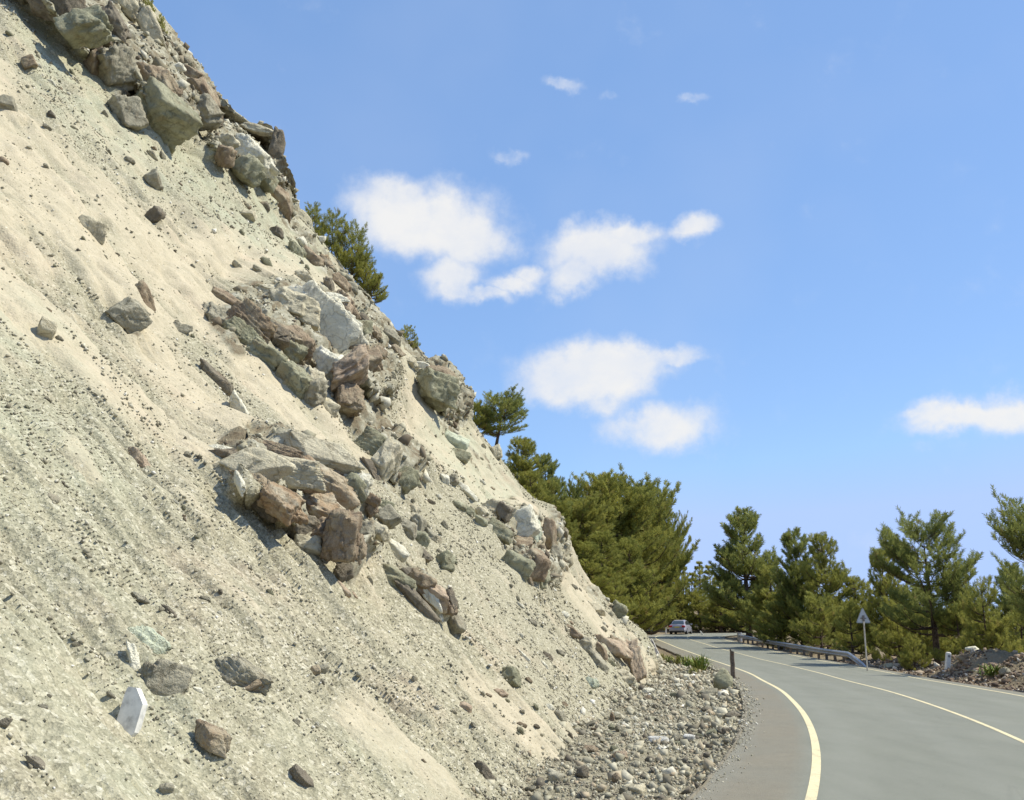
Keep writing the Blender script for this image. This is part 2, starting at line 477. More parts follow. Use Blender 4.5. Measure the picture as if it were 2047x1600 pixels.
def ground_material():
    m, nt, b = newmat('ground'); N = NT(nt); co = N.coord()
    gc, gh = gravel_color(N, co, 14, 45, (.80, .74, .68))
    n = N.noise(co, .5, 8, .65)
    earth = N.ramp(n.outputs['Fac'], [(.3, (.13, .095, .06)), (.5, (.22, .165, .105)), (.7, (.32, .245, .16))])
    w = N.attr('wild').outputs['Fac']
    c = N.mix(N.rng(n.outputs['Fac'], .35, .6, .25, .8), gc, earth)
    c = N.mix(N.attr('verge').outputs['Fac'], c, N.mix(.45, gravel_color(N, co, 30, 80, (.98, .94, .86))[0], N.ramp(n.outputs['Fac'], [(.35, (.22, .20, .15)), (.6, (.34, .32, .245))])))
    far = N.ramp(N.noise(co, .03, 8, .7).outputs['Fac'], [(.35, (.035, .05, .02)), (.6, (.09, .10, .045)), (.75, (.2, .17, .1))])
    c = N.mix(w, c, far)
    N.link(c, b.inputs['Base Color'])
    N.link(N.bump(gh, .7, .05, N.bump(N.noise(co, 4, 8, .7).outputs['Fac'], .6, .2)), b.inputs['Normal'])
    b.inputs['Specular IOR Level'].default_value = .12
    return m
def asphalt_material():
    m, nt, b = newmat('asphalt'); N = NT(nt); co = N.coord()
    lat = N.attr('lat').outputs['Fac']
    n1 = N.noise(co, .35, 6, .6); n2 = N.noise(N.mapping(co, (1, .18, 1)), 2.2, 6, .65); n3 = N.noise(co, 220, 2, .6); v = N.vor(co, 120)
    base = N.ramp(n2.outputs['Fac'], [(.3, (.140, .145, .113)), (.5, (.165, .170, .134)), (.72, (.19, .193, .155))])
    # worn wheel tracks and the darker, dusty shoulder
    sh = N.m('MAXIMUM', N.rng(lat, -.05, -.30), N.rng(lat, 6.08, 6.3))
    base = N.mix(N.m('MULTIPLY', sh, .8), base, N.ramp(N.noise(co, 3.5, 7, .7).outputs['Fac'], [(.3, (.135, .108, .070)), (.7, (.205, .168, .112))]))
    tr = N.m('SINE', N.m('MULTIPLY', lat, 4.19))
    base = N.mix(N.rng(tr, .2, 1, 0, .22), base, (.235, .24, .205))
    base = N.mix(N.rng(n1.outputs['Fac'], .42, .66, 0, .4), base, (.135, .14, .115))
    base = N.mix(N.rng(n3.outputs['Fac'], .42, .66, 0, .55), base, (.32, .32, .27))
    base = N.mix(N.rng(N.noise(co, 90, 2, .5).outputs['Fac'], .56, .74, 0, .5), base, (.09, .09, .075))
    # faint cracks and patches
    ck = N.n('ShaderNodeTexVoronoi', {'Vector': N.mapping(co, (1, .4, 1)), 'Scale': .7}, feature='DISTANCE_TO_EDGE')
    base = N.mix(N.m('MULTIPLY', N.m('MULTIPLY', N.rng(ck.outputs['Distance'], .010, .0), N.rng(n1.outputs['Fac'], .45, .6)), .15), base, (.06, .06, .055))
    N.link(base, b.inputs['Base Color'])
    N.link(N.bump(N.m('ADD', n3.outputs['Fac'], v.outputs['Distance']), .35, .008), b.inputs['Normal'])
    b.inputs['Roughness'].default_value = .8; b.inputs['Specular IOR Level'].default_value = .3
    return m
def line_material():
    m, nt, b = newmat('road_paint'); N = NT(nt); co = N.coord()
    n = N.noise(co, 14, 7, .75); n2 = N.noise(co, 1.2, 4, .6)
    c = N.ramp(n.outputs['Fac'], [(.3, (.36, .32, .22)), (.42, (.66, .57, .34)), (.7, (.78, .68, .42))])
    c = N.mix(N.rng(n2.outputs['Fac'], .5, .75, 0, .3), c, (.5, .46, .36))
    wr = N.noise(co, 55, 4, .75)
    c = N.mix(N.m('MULTIPLY', N.rng(wr.outputs['Fac'], .56, .62), .75), c, (.19, .19, .155))
    c = N.mix(N.rng(N.noise(N.mapping(co, (1, .25, 1)), 5, 5, .7).outputs['Fac'], .52, .7, 0, .5), c, (.33, .29, .20))
    N.link(c, b.inputs['Base Color']); b.inputs['Roughness'].default_value = .7
    return m
M_SLOPE = slope_material(); M_GROUND = ground_material(); M_ASPH = asphalt_material(); M_LINE = line_material()

D = np.hypot(GX, GY)
wild = np.clip(sstep(150, 260, D) + sstep(10, 30, GX - QR) * sstep(4, 12, GX - QR) * sstep(96, 80, GY) * .7, 0, 1)
inroad = (GX > QL - .02) & (GX < QR + .02) & (GY < 106)
GZ = np.where(inroad, np.minimum(GZ, road_z(GY) - .06), GZ)
vg = ((GX < QL + .5) & (GX > QL - 7) & (GY < 64) & (GY > 2)).astype(float)
put('ground', mesh_np('ground', np.stack([GX, GY, GZ], -1), grid_faces(len(xs), len(ys)), M_GROUND, True, {'wild': wild.ravel(), 'verge': vg.ravel()}), kind='structure')

# ------------------------------------------------------------------ road, markings, kerb
def strip(name, offs, mat, dz, s0=0, s1=None, tilt=None):
    s1 = s1 or len(L)
    V = []; lat = []
    for o in offs:
        q = off_line(o)[s0:s1]
        V.append(np.column_stack([q, road_z(q[:, 1]) + dz])); lat.append(np.full(len(q), o))
    V = np.stack(V, 0)
    f = grid_faces(len(offs), V.shape[1])[:, ::-1]
    return mesh_np(name, V, f, mat, True, {'lat': np.concatenate(lat)})
sh_edge = -1.12
roadm = strip('road', [sh_edge - .0, -.8, -.5, 0, .75, 1.5, 2.25, 3, 3.75, 4.5, 5.25, 6, 6.3, 6.55], M_ASPH, 0)
# ragged edges
put('road', roadm, kind='structure')
put('left_edge_line', strip('left_edge_line', [-.055, .055], M_LINE, .004), kind='structure')
put('centre_line', strip('centre_line', [LANE - .042, LANE + .042], M_LINE, .004), kind='structure')
put('right_edge_line', strip('right_edge_line', [2 * LANE - .045, 2 * LANE + .045], M_LINE, .004), kind='structure')
M_KERB = plain('kerb_concrete', (.17, .15, .11), .95, var=.42, scale=2.5)
def kerb():
    q = off_line(sh_edge); m = (q[:, 1] > 3) & (q[:, 1] < 98)
    q = q[m]; n = Nr[m]; z = road_z(q[:, 1])
    P = np.column_stack([q, z]); w = fbm(P, 1.3, 5, 70, .65) * .13
    prof = [(.0, -.30), (.0, .012), (-.05, .006), (-.09, -.04), (-.11, -.30)]
    V = []
    for (a, b) in prof:
        aa = a + (w * (1 if a < 0 else 0)); bb = b + (w * .5 if b < .02 else w * 0)
        V.append(np.column_stack([q + n * np.asarray(aa).reshape(-1, 1) if np.ndim(aa) else q + n * aa, z + bb]))
    V = np.stack(V, 0)
    return mesh_np('kerb', V, grid_faces(len(prof), V.shape[1]), M_KERB, False)
put('kerb', kerb(), kind='structure')

# ================================================================== CUT SLOPE
SILPX = [(1312, 1325), (1302, 1290), (1288, 1266), (1242, 1232), (1180, 1168), (1132, 1085), (1105, 1035), (1060, 985), (1000, 905), (962, 868), (925, 815),
         (903, 755), (850, 728), (815, 700), (765, 640), (735, 590), (680, 545), (635, 500), (598, 462), (580, 420), (560, 330), (545, 262), (500, 245), (440, 200),
         (385, 140), (350, 95), (315, 50), (272, 0), (200, -90), (80, -230), (-60, -400), (-300, -700)]
SILD = [YEND + 0, 52, 51.5, 51, 50.5, 50, 49.7, 49.3, 49, 48.7, 48.4, 48, 47.6, 47.2, 46.7, 46.3, 46, 45.6, 45.3, 45.1, 44.5, 44, 43.8, 43.5, 43, 42.6, 42.2, 41.8, 41, 40, 39, 37]
SILD[0] = min(YEND, 53); 
SIL = np.array([PY(a, b, d) for (a, b), d in zip(SILPX, SILD)])
NV = 680; NU = 760
HMAX = 40.0
hv = HMAX * (np.arange(NV) / (NV - 1)) ** 1.55 - .25
def fall_key(Yt, alpha, a_depth, curve=0.0):
    h = np.maximum(hv, -.25); k = h / math.tan(math.radians(alpha)) * (1 - curve * np.clip(h / 30, 0, 1))
    zt = road_z(Yt) - .2
    nrm = math.hypot(1, a_depth)
    return np.column_stack([toe_x(Yt) - k / nrm, Yt + k * a_depth / nrm, zt + hv])
def sil_key(shift=(0, 0), squeeze=1.0):
    z = SIL[:, 2]; zt = float(z[0])
    zz = zt - .0 + hv
    o = np.argsort(z); zs = z[o]
    X = np.interp(zz, zs, SIL[o, 0]); Y = np.interp(zz, zs, SIL[o, 1])
    below = zz < zs[0]
    return np.column_stack([X + shift[0], Y + shift[1], zz])
KY = [-14, -2, 5, 9.6, 15, 21, 28, 36, 44]
KA = [38, 39, 40, 41, 43, 45, 47.5, 50, 52]
KD = [.35, .35, .34, .33, .31, .28, .24, .19, .13]
keys = [fall_key(y, a, d, .06) for y, a, d in zip(KY, KA, KD)]
keyY = list(KY)
S = sil_key()
keys += [S, S + np.array([-1.2, 1.3, 0]), S + np.array([-4.5, 3.0, 0]), S + np.array([-14, 6, 0]), S + np.array([-30, 9, 0])]
keyY += [SIL[0][1], SIL[0][1] + 1.6, SIL[0][1] + 3.4, SIL[0][1] + 5.4, SIL[0][1] + 7]
keys = np.array(keys); keyY = np.array(keyY)
print('keyY', keyY)
# Catmull-Rom (finite difference Hermite, non-uniform) across the keys
def hermite(t, tk, K):
    m = np.zeros_like(K)
    d = (K[1:] - K[:-1]) / (tk[1:] - tk[:-1])[:, None, None]
    m[1:-1] = (d[1:] * (tk[1:-1] - tk[:-2])[:, None, None] + d[:-1] * (tk[2:] - tk[1:-1])[:, None, None]) / (tk[2:] - tk[:-2])[:, None, None]
    m[0] = d[0]; m[-1] = d[-1]
    m[9] *= .12; m[8] *= .7
    i = np.clip(np.searchsorted(tk, t) - 1, 0, len(tk) - 2); h = (tk[i + 1] - tk[i])[:, None, None]; s = ((t - tk[i])[:, None, None]) / h
    return ((2 * s**3 - 3 * s**2 + 1) * K[i] + (s**3 - 2 * s**2 + s) * h * m[i] + (-2 * s**3 + 3 * s**2) * K[i + 1] + (s**3 - s**2) * h * m[i + 1])
u1 = np.linspace(-14, 4.0, 46)[:-1]
u2 = np.geomspace(4.0, keyY[9] - .01, NU - 46 - 74)
u3 = np.linspace(keyY[9], keyY[9] + 1.6, 34)[1:]; u4 = np.linspace(keyY[9] + 1.6, keyY[-1], 41)[1:]
uu = np.r_[u1, u2, u3, u4]; NU = len(uu)
G0 = hermite(uu, keyY, keys)
def normals(G):
    du = np.gradient(G, axis=0); dv = np.gradient(G, axis=1)
    n = np.cross(du, dv); n /= (np.linalg.norm(n, axis=-1, keepdims=True) + 1e-9)
    if n[NU // 2, NV // 2, 0] < 0: n = -n
    return n
N0 = normals(G0)
px0, py0, dp0 = project(G0)
# --- masks of the real ground: pale sand runs, rock bands (given as strokes on the face)
def strokes(lst):
    m = np.zeros(px0.shape, np.float32)
    for (x0, y0, x1, y1, r, a) in lst:
        dx, dy = x1 - x0, y1 - y0
        t = np.clip(((px0 - x0) * dx + (py0 - y0) * dy) / (dx * dx + dy * dy + 1e-6), 0, 1)
        d = np.hypot(px0 - x0 - t * dx, py0 - y0 - t * dy) / r
        m = np.maximum(m, a * np.clip(1.5 - d, 0, 1))
    return np.where(dp0 > 1, m, 0)
# coordinates along the fall line, for streaks
sc3 = np.stack([np.repeat(np.log(np.maximum(uu, 2))[:, None] * 13, NV, 1), G0[..., 2] * .07, G0[..., 0] * 0], -1)
streak = fbm(sc3, .9, 3, 3, .6); streak2 = fbm(sc3 * np.array([1, 3, 1]), 2.6, 2, 8, .6)
sc4 = np.stack([np.repeat(np.log(np.maximum(uu, 3))[:, None] * 13, NV, 1), G0[..., 2] * .16 + 40, G0[..., 0] * .0], -1)
band = fbm(sc4, 1.0, 3, 611, .72)
nB = fbm(G0, .35, 5, 21, .55); nM = fbm(G0, 1.6, 4, 31, .55)
SAND = strokes([(0, 330, 330, 560, 120, 1), (-60, 200, 60, 600, 120, 1), (330, 480, 660, 565, 45, .9), (100, 620, 400, 860, 80, 1), (380, 600, 640, 880, 45, .95), (430, 690, 700, 960, 28, .8),
                (765, 640, 860, 850, 45, .95), (840, 830, 1010, 1010, 46, 1), (1000, 1000, 1130, 1150, 36, .95), (1100, 1120, 1290, 1340, 34, .8), (930, 880, 1000, 980, 30, .7), (1090, 1060, 1200, 1190, 25, .7),
                (640, 1050, 760, 1220, 14, .55), (700, 1200, 980, 1440, 28, .6), (950, 1380, 1150, 1520, 55, .75), (250, 820, 420, 1010, 16, .6), (140, 900, 180, 960, 18, .6), (240, 1440, 420, 1600, 36, .5),
                (150, 250, 330, 330, 45, .6), (200, 230, 60, 60, 30, .4), (560, 430, 640, 500, 18, .5), (300, 560, 500, 700, 40, .8), (700, 1430, 900, 1560, 40, .4)])
GREEN = strokes([(120, 140, 330, 330, 60, .8), (300, 300, 620, 520, 45, .8), (420, 400, 560, 500, 40, .8), (880, 860, 990, 980, 40, .8), (780, 690, 870, 800, 30, .7), (1290, 1250, 1300, 1300, 20, .4), (60, 60, 150, 160, 40, .7),
                 (0, 750, 200, 1100, 160, .5), (100, 1300, 300, 1500, 160, .5), (400, 1400, 800, 1600, 100, .35)])
ROCK = strokes([(40, -60, 250, 150, 45, 1), (250, 60, 340, 210, 50, 1), (240, 210, 330, 250, 40, .9), (400, 150, 440, 230, 35, 1), (440, 290, 540, 370, 40, .9), (530, 260, 575, 430, 26, 1), (350, 90, 420, 170, 30, 1),
                (560, 430, 640, 520, 16, .7), (640, 540, 690, 560, 22, .8), (700, 590, 760, 650, 25, .9), (760, 650, 830, 720, 22, .8), (870, 760, 900, 830, 40, .9), (480, 620, 640, 640, 45, .95), (560, 680, 700, 760, 60, 1),
                (640, 780, 720, 840, 45, .9), (430, 620, 470, 700, 28, .7), (450, 910, 620, 920, 36, .9), (560, 960, 700, 1080, 60, 1), (740, 880, 800, 960, 45, .9), (770, 990, 860, 1090, 45, .55), (680, 1120, 690, 1150, 22, .8),
                (800, 1160, 880, 1220, 26, .8), (980, 1050, 1060, 1080, 36, .7), (1030, 1120, 1080, 1150, 34, .8), (1100, 1040, 1120, 1120, 20, .8), (940, 900, 1000, 1020, 22, .45), (1230, 1280, 1290, 1310, 24, .5),
                (1180, 1180, 1240, 1235, 18, .6), (200, 620, 280, 650, 26, .6)])
rock = np.clip(ROCK + nM * .45 - .05, 0, 1.2)
sand = np.clip(SAND * 1.0 + .42 * streak + .38 * nM + .22 * streak2 + .85 * band * (.35 + .65 * sstep(16, 4, G0[..., 2])) - .12, 0, 1)
rk = sstep(.35, .75, rock)
# --- displacement
d1, d2, cid = worley(G0 + .25 * fbm(G0, 1.2, 2, 60)[..., None], .95, 5)
e1, e2, eid = worley(G0 * np.array([1, 1, 1.3]) + .1 * nM[..., None], 2.4, 11)
facet = (cid - .45) * .50 - .22 * sstep(.12, .0, d2 - d1) + (eid - .5) * .10 - .04 * sstep(.10, 0, e2 - e1)
fine = fbm(G0, 7.0, 3, 44, .6)
ridge = np.abs(streak2)
disp = nB * .30 * sstep(0, 6, G0[..., 2]) + nM * .07 + fine * .026 * (1 - .25 * sand)
disp = disp - .16 * sstep(.22, 0, ridge) * (1 - rk) * sstep(-.2, .5, fbm(G0, .25, 2, 91)) * (.35 + .65 * (1 - sand))
disp = disp + streak * .10 * (1 - .3 * sand) + band * .20 * np.clip(dp0 / 16, .6, 1.6) * (1 - rk)
disp = disp + rk * (facet * .62 + .06 + .10 * fbm(G0, 3.5, 4, 71, .6))
# narrow ledges running along the beds
led = strokes([(120, 1030, 240, 1180, 9, 1), (480, 1120, 560, 1190, 7, 1), (600, 1290, 780, 1400, 6, 1), (740, 1310, 860, 1420, 6, 1), (0, 1180, 240, 1330, 10, .8), (1020, 1180, 1110, 1300, 6, .7), (1190, 1330, 1290, 1460, 6, .8),
               (0, 1440, 120, 1560, 14, .9), (640, 800, 700, 880, 5, .7), (840, 1230, 900, 1270, 6, .8), (30, 860, 180, 1030, 9, .6), (300, 1200, 360, 1260, 10, .8), (1060, 1170, 1180, 1290, 5, .8), (380, 1340, 450, 1420, 12, .6),
               (540, 1000, 640, 1120, 6, .8), (380, 700, 520, 860, 6, .5)])
def ledges(lst):
    m = np.zeros(px0.shape, np.float32); wob = fbm(G0, 1.1, 4, 401, .6) * 7
    for (x0, y0, x1, y1, w, a) in lst:
        dx, dy = x1 - x0, y1 - y0; ln = math.hypot(dx, dy)
        t = ((px0 - x0) * dx + (py0 - y0) * dy) / ln ** 2
        sd_ = ((px0 - x0) * dy - (py0 - y0) * dx) / ln + wob
        e = sstep(0, .15, t) * sstep(1, .85, t)
        m = np.maximum(m, a * e * sstep(-8, 6, sd_) * np.clip(1 - sd_ / (w * 4.5), 0, 1) ** 1.3 * (.5 + .5 * sstep(-.3, .3, np.sin(t * 9 + x0) + nM)))
    return np.where(dp0 > 1, m, 0)
LED = [(150, 1050, 230, 1180, 12, 1.3), (160, 1040, 360, 1250, 8, .8), (480, 1120, 560, 1190, 7, .9), (700, 1340, 790, 1400, 8, 1.1), (560, 1240, 760, 1390, 6, .6), (740, 1330, 860, 1420, 7, 1.0), (0, 1180, 240, 1340, 9, .8),
       (1020, 1150, 1110, 1270, 6, .8), (1190, 1340, 1290, 1430, 6, .9), (1180, 1360, 1260, 1450, 5, .8), (0, 1450, 110, 1570, 12, 1.0), (640, 790, 700, 870, 6, .9), (30, 860, 190, 1040, 8, .6), (1060, 1190, 1190, 1300, 5, .8),
       (520, 980, 640, 1120, 7, .8), (400, 690, 560, 870, 7, .8), (200, 700, 330, 860, 7, .6), (120, 640, 260, 800, 6, .6), (250, 800, 400, 960, 6, .6), (800, 1130, 1000, 1330, 6, .6), (900, 1330, 1060, 1480, 6, .6), (380, 900, 470, 990, 6, .6),
       (300, 1420, 470, 1580, 8, .6), (560, 1400, 760, 1560, 7, .6), (860, 880, 1010, 1060, 5, .7), (960, 1000, 1080, 1150, 5, .7), (0, 640, 160, 800, 7, .6), (0, 800, 120, 920, 8, .7), (420, 1290, 560, 1430, 7, .5), (150, 740, 420, 1060, 6, .5), (60, 480, 200, 600, 6, .4)]
disp = disp + ledges(LED) * .02 * np.clip(dp0 / 16, .6, 2.6) * (1 + .5 * nM)
ph = np.log(np.maximum(uu, 3))[:, None] * 15 + fbm(sc3, .8, 3, 77, .55) * 1.5; fr_ = ph - np.floor(ph)
gate = sstep(-.05, .35, fbm(sc3 * np.array([1.6, 2.2, 1]), 1.4, 3, 79))
disp = disp + .12 * np.clip(dp0 / 14, .6, 3.0) * sstep(0, .24, fr_) * np.clip(1 - fr_ * 1.5, 0, 1) * gate * (1 - rk) * (1 - .72 * sand) * sstep(1.5, 4, uu)[:, None]
big = strokes([(560, 640, 720, 760, 95, 1), (480, 930, 700, 1060, 95, 1), (760, 920, 790, 940, 55, .7), (60, 0, 250, 170, 60, .7), (260, 150, 330, 230, 60, .7), (450, 310, 550, 380, 50, .6), (1000, 1060, 1080, 1060, 45, .6), (1040, 1140, 1080, 1150, 40, .5),
               (820, 1180, 880, 1220, 35, .4), (870, 790, 880, 800, 50, .7)])
disp = disp + big * .55 * np.clip(dp0 / 30, .5, 1.4)
def cliffs(lst):
    m = np.zeros(px0.shape, np.float32); nn = fbm(G0, .9, 4, 301, .6) * .35
    for (x0, y0, x1, y1, r_, a) in lst:
        dx, dy = x1 - x0, y1 - y0
        t = np.clip(((px0 - x0) * dx + (py0 - y0) * dy) / (dx * dx + dy * dy + 1e-6), 0, 1)
        d = np.hypot(px0 - x0 - t * dx, py0 - y0 - t * dy) / r_ + nn
        m = np.maximum(m, a * sstep(1.15, .8, d))
    return np.where(dp0 > 1, m, 0)
CL = cliffs([(60, -60, 215, 60, 75, 2.3), (215, 60, 320, 190, 62, 2.1), (320, 190, 345, 235, 45, 1.6), (440, 300, 545, 350, 40, 1.2), (860, 765, 895, 800, 42, 1.5), (560, 655, 700, 720, 66, .7), (690, 750, 725, 780, 42, 1.2),
             (500, 960, 690, 1070, 58, .75), (760, 910, 790, 945, 36, .8), (1010, 1040, 1070, 1065, 34, .8), (1050, 1130, 1085, 1150, 32, .7), (1240, 1285, 1285, 1320, 30, .45), (830, 1180, 880, 1225, 22, .35)])
disp = disp + CL * .12
edge = sstep(0, 3, np.abs(uu - keyY[9]))[:, None]
near_toe = sstep(-.2, .6, G0[..., 2] - G0[:, :1, 2])
disp = disp * (.25 + .75 * near_toe)
toC = np.array([0, 0, CAMZ]) - G0; toC /= np.linalg.norm(toC, axis=-1, keepdims=True)
G = G0 + N0 * disp[..., None] + toC * (CL * 1.0)[..., None]
NG = normals(G)
PXR = rk
put('cut_slope', mesh_np('cut_slope', G, grid_faces(NU, NV), M_SLOPE, False, {'sand': sand.ravel(), 'rock': (rk * sstep(.2, .5, rock)).ravel(), 'green': np.clip(GREEN + .25 * nB, 0, 1).ravel()}), kind='structure')

# lookup: what part of the slope is seen at a place on the picture (used to lay rocks on it)
PXG, PYG, DPG = project(G)
BIN = 6
bx = np.floor(PXG / BIN).astype(int); by = np.floor(PYG / BIN).astype(int)
WX, WY = 2100 // BIN + 30, 1700 // BIN + 30
ok = (bx > -15) & (bx < WX - 16) & (by > -15) & (by < WY - 16) & (DPG > 2)
idx = np.flatnonzero(ok.ravel())
o_ = np.argsort(-DPG.ravel()[idx]); idx = idx[o_]
BUF = np.full((WX, WY), -1, dtype=np.int64)
BUF[bx.ravel()[idx] + 15, by.ravel()[idx] + 15] = idx
def hit(px, py):
    i, j = int(px // BIN) + 15, int(py // BIN) + 15
    for r in range(0, 9):
        for a in range(-r, r + 1):
            for b_ in range(-r, r + 1):
                ii, jj = i + a, j + b_
                if 0 <= ii < WX and 0 <= jj < WY and BUF[ii, jj] >= 0 and max(abs(a), abs(b_)) == r:
                    k = BUF[ii, jj]
                    nb_ = BUF[max(ii - 2, 0):ii + 3, max(jj - 2, 0):jj + 3].ravel(); nb_ = nb_[nb_ >= 0]
                    dn_ = DPG.ravel()[nb_]
                    if dn_.min() < .93 * DPG.ravel()[k]: k = nb_[np.argmin(dn_)]
                    return G.reshape(-1, 3)[k].copy(), N0.reshape(-1, 3)[k].copy()
    return None
# ================================================================== ROCKS
def rock_material(name, stops, patch=None, patch_amt=.5, scale=1.3):
    m, nt, b = newmat(name); N = NT(nt)
    co = N.coord(); oi = N.n('ShaderNodeObjectInfo').outputs['Random']
    off = N.n('ShaderNodeCombineXYZ', {'X': N.m('MULTIPLY', oi, 37.), 'Y': N.m('MULTIPLY', oi, 91.), 'Z': oi})
    v = N.n('ShaderNodeVectorMath', {0: co, 1: off.outputs[0]}, operation='ADD').outputs[0]
    vs = N.mapping(v, (1.0, 1.7, .8), (.5, .3, .9))
    n1 = N.noise(vs, scale, 8, .65, .6); n2 = N.noise(v, scale * 7, 6, .7); n3 = N.noise(v, 60, 3, .6)
    c = N.ramp(n1.outputs['Fac'], stops)
    c = N.mix(N.rng(n2.outputs['Fac'], .5, .75, 0, .55), c, tuple(x * .45 for x in stops[len(stops) // 2][1]))
    if patch:
        pn = N.noise(v, scale * 1.9, 6, .7, .3)
        c = N.mix(N.rng(pn.outputs['Fac'], .52, .66, 0, patch_amt), c, patch)
    c = N.mix(N.rng(n3.outputs['Fac'], .35, .7, .0, .22), c, tuple(min(1, x * 1.4) for x in stops[-1][1]))
    ck = N.n('ShaderNodeTexVoronoi', {'Vector': N.n('ShaderNodeVectorMath', {0: vs, 1: n1.outputs['Color']}, operation='ADD').outputs[0], 'Scale': 1.9}, feature='DISTANCE_TO_EDGE')
    crack = N.rng(ck.outputs['Distance'], .035, .0)
    c = N.mix(N.m('MULTIPLY', crack, .22), c, (.06, .05, .035))
    N.link(c, b.inputs['Base Color'])
    h = N.m('SUBTRACT', N.m('ADD', N.m('MULTIPLY', n2.outputs['Fac'], 1.), N.m('MULTIPLY', n3.outputs['Fac'], .25)), N.m('MULTIPLY', crack, .3))
    N.link(N.bump(h, .75, .09), b.inputs['Normal'])
    b.inputs['Roughness'].default_value = .92; b.inputs['Specular IOR Level'].default_value = .15
    return m
RM = {
    'pale': rock_material('rock_pale', [(.3, (.38, .34, .235)), (.5, (.53, .48, .345)), (.72, (.64, .59, .44))], (.28, .22, .145), .4),
    'white': rock_material('rock_white', [(.3, (.56, .525, .40)), (.55, (.72, .685, .54)), (.75, (.80, .77, .64))], (.46, .39, .28), .4),
    'mint': rock_material('rock_mint', [(.3, (.42, .45, .33)), (.55, (.52, .555, .42)), (.75, (.62, .65, .52))], (.36, .34, .24), .3),
    'green': rock_material('rock_green', [(.3, (.17, .165, .105)), (.5, (.28, .275, .185)), (.72, (.42, .41, .29))], (.25, .19, .11), .5),
    'grey': rock_material('rock_grey', [(.3, (.21, .19, .14)), (.5, (.33, .305, .225)), (.72, (.45, .42, .32))], (.22, .16, .10), .45),
    'brown': rock_material('rock_brown', [(.3, (.17, .115, .075)), (.48, (.28, .21, .14)), (.6, (.36, .30, .205)), (.75, (.47, .42, .31))], (.14, .095, .07), .45),
    'rust': rock_material('rock_rust', [(.3, (.17, .10, .06)), (.46, (.32, .21, .12)), (.56, (.38, .30, .20)), (.75, (.48, .44, .33))], (.50, .47, .36), .7),
    'dark': rock_material('rock_dark', [(.3, (.10, .085, .065)), (.5, (.19, .165, .125)), (.72, (.31, .28, .21))], (.30, .22, .14), .45),
    'pink': rock_material('rock_pink', [(.3, (.31, .225, .16)), (.5, (.43, .335, .24)), (.72, (.51, .43, .31))], (.47, .44, .32), .45),
    'bright': rock_material('rock_bright', [(.3, (.55, .54, .48)), (.55, (.66, .65, .60)), (.75, (.76, .75, .72))], (.46, .45, .39), .3),
}
import bmesh
def ico(sub):
    bm = bmesh.new(); bmesh.ops.create_icosphere(bm, subdivisions=sub, radius=1)
    V = np.array([v.co[:] for v in bm.verts]); F = np.array([[v.index for v in f.verts] for f in bm.faces]); bm.free()
    return V, F
ICO = {k: ico(k) for k in (1, 2, 3, 4, 5)}
def rock_verts(sub, seed, dims, planes=11, rough=.05, layers=0.0, flat=.0):
    """fractured block: overlapping joint-bounded bodies, stepped along fracture plates, slightly rough"""
    rng = np.random.RandomState(seed)
    V, F = ICO[sub]
    d0 = V * (1 + rng.uniform(-.0, .0))
    r = np.zeros(len(V))
    q, _ = np.linalg.qr(rng.normal(size=(3, 3)) * .55 + np.eye(3))
    for body in range(1 if sub < 3 else 3):
        n = rng.normal(size=(5, 3)); n /= np.linalg.norm(n, axis=1)[:, None]; c = rng.uniform(.55, .95, 5)
        n = np.vstack([n, q, -q]); n = n + rng.normal(size=n.shape) * .06; n /= np.linalg.norm(n, axis=1)[:, None]
        c = np.r_[c, rng.uniform(.38, .80, 6)] * (1 if body == 0 else .95)
        d = V @ n.T
        rb = np.minimum(np.min(np.where(d > .06, c / np.maximum(d, .06), 9.), axis=1), 1.05)
        r = np.maximum(r, rb)
    P = V * r[:, None]
    if layers > 0:
        a = q[rng.randint(3)] + rng.normal(size=3) * .15; a /= np.linalg.norm(a)
        t = P @ a * rng.uniform(4, 8) + vnoise(P, 1.6, seed) * .35
        P = P * (1 - layers * (t - np.floor(t)) * 1.6)[:, None]
    if rough > 0 and sub >= 4:
        _, _, pc = worley(P @ q.T * np.array([1, 1.5, .8]) + .12 * fbm(P, 2.2, 2, seed)[:, None], 2.3, seed + 5)
        _, _, pd = worley(P @ q.T, 5.5, seed + 6)
        w = (pc - .5) * rough * 2.6 + (pd - .5) * rough * 1.0 + fbm(P, 1.4, 2, seed + 1) * rough * 1.6 + fbm(P, 9, 3, seed + 3) * rough * .7
        P = P * (1 + w)[:, None]
    elif rough > 0 and sub == 3:
        _, _, pc = worley(P, 2.2, seed + 5)
        P = P * (1 + (pc - .5) * rough * 2.2 + fbm(P, 5, 2, seed) * rough * .8)[:, None]
    elif rough > 0:
        P = P * (1 + rng.uniform(-rough, rough, len(P)) * 1.6)[:, None]
    mn, mx_ = P.min(0), P.max(0)
    P = (P - (mn + mx_) / 2) / (mx_ - mn)          # unit box
    return P * np.array(dims), F
UP = np.array([0, 0, 1.0])
def view_frame(c, ang):
    """x along the picture angle (clockwise positive), y across it, z towards the viewer"""
    w = np.array([0, 0, CAMZ]) - c; w /= np.linalg.norm(w)
    r = np.cross(UP, w); r = r / np.linalg.norm(r)   # right in the picture
    u = np.cross(w, r)
    a = math.radians(ang)
    x = math.cos(a) * r - math.sin(a) * u
    y = math.sin(a) * r + math.cos(a) * u
    return np.stack([x, y, w], 1)
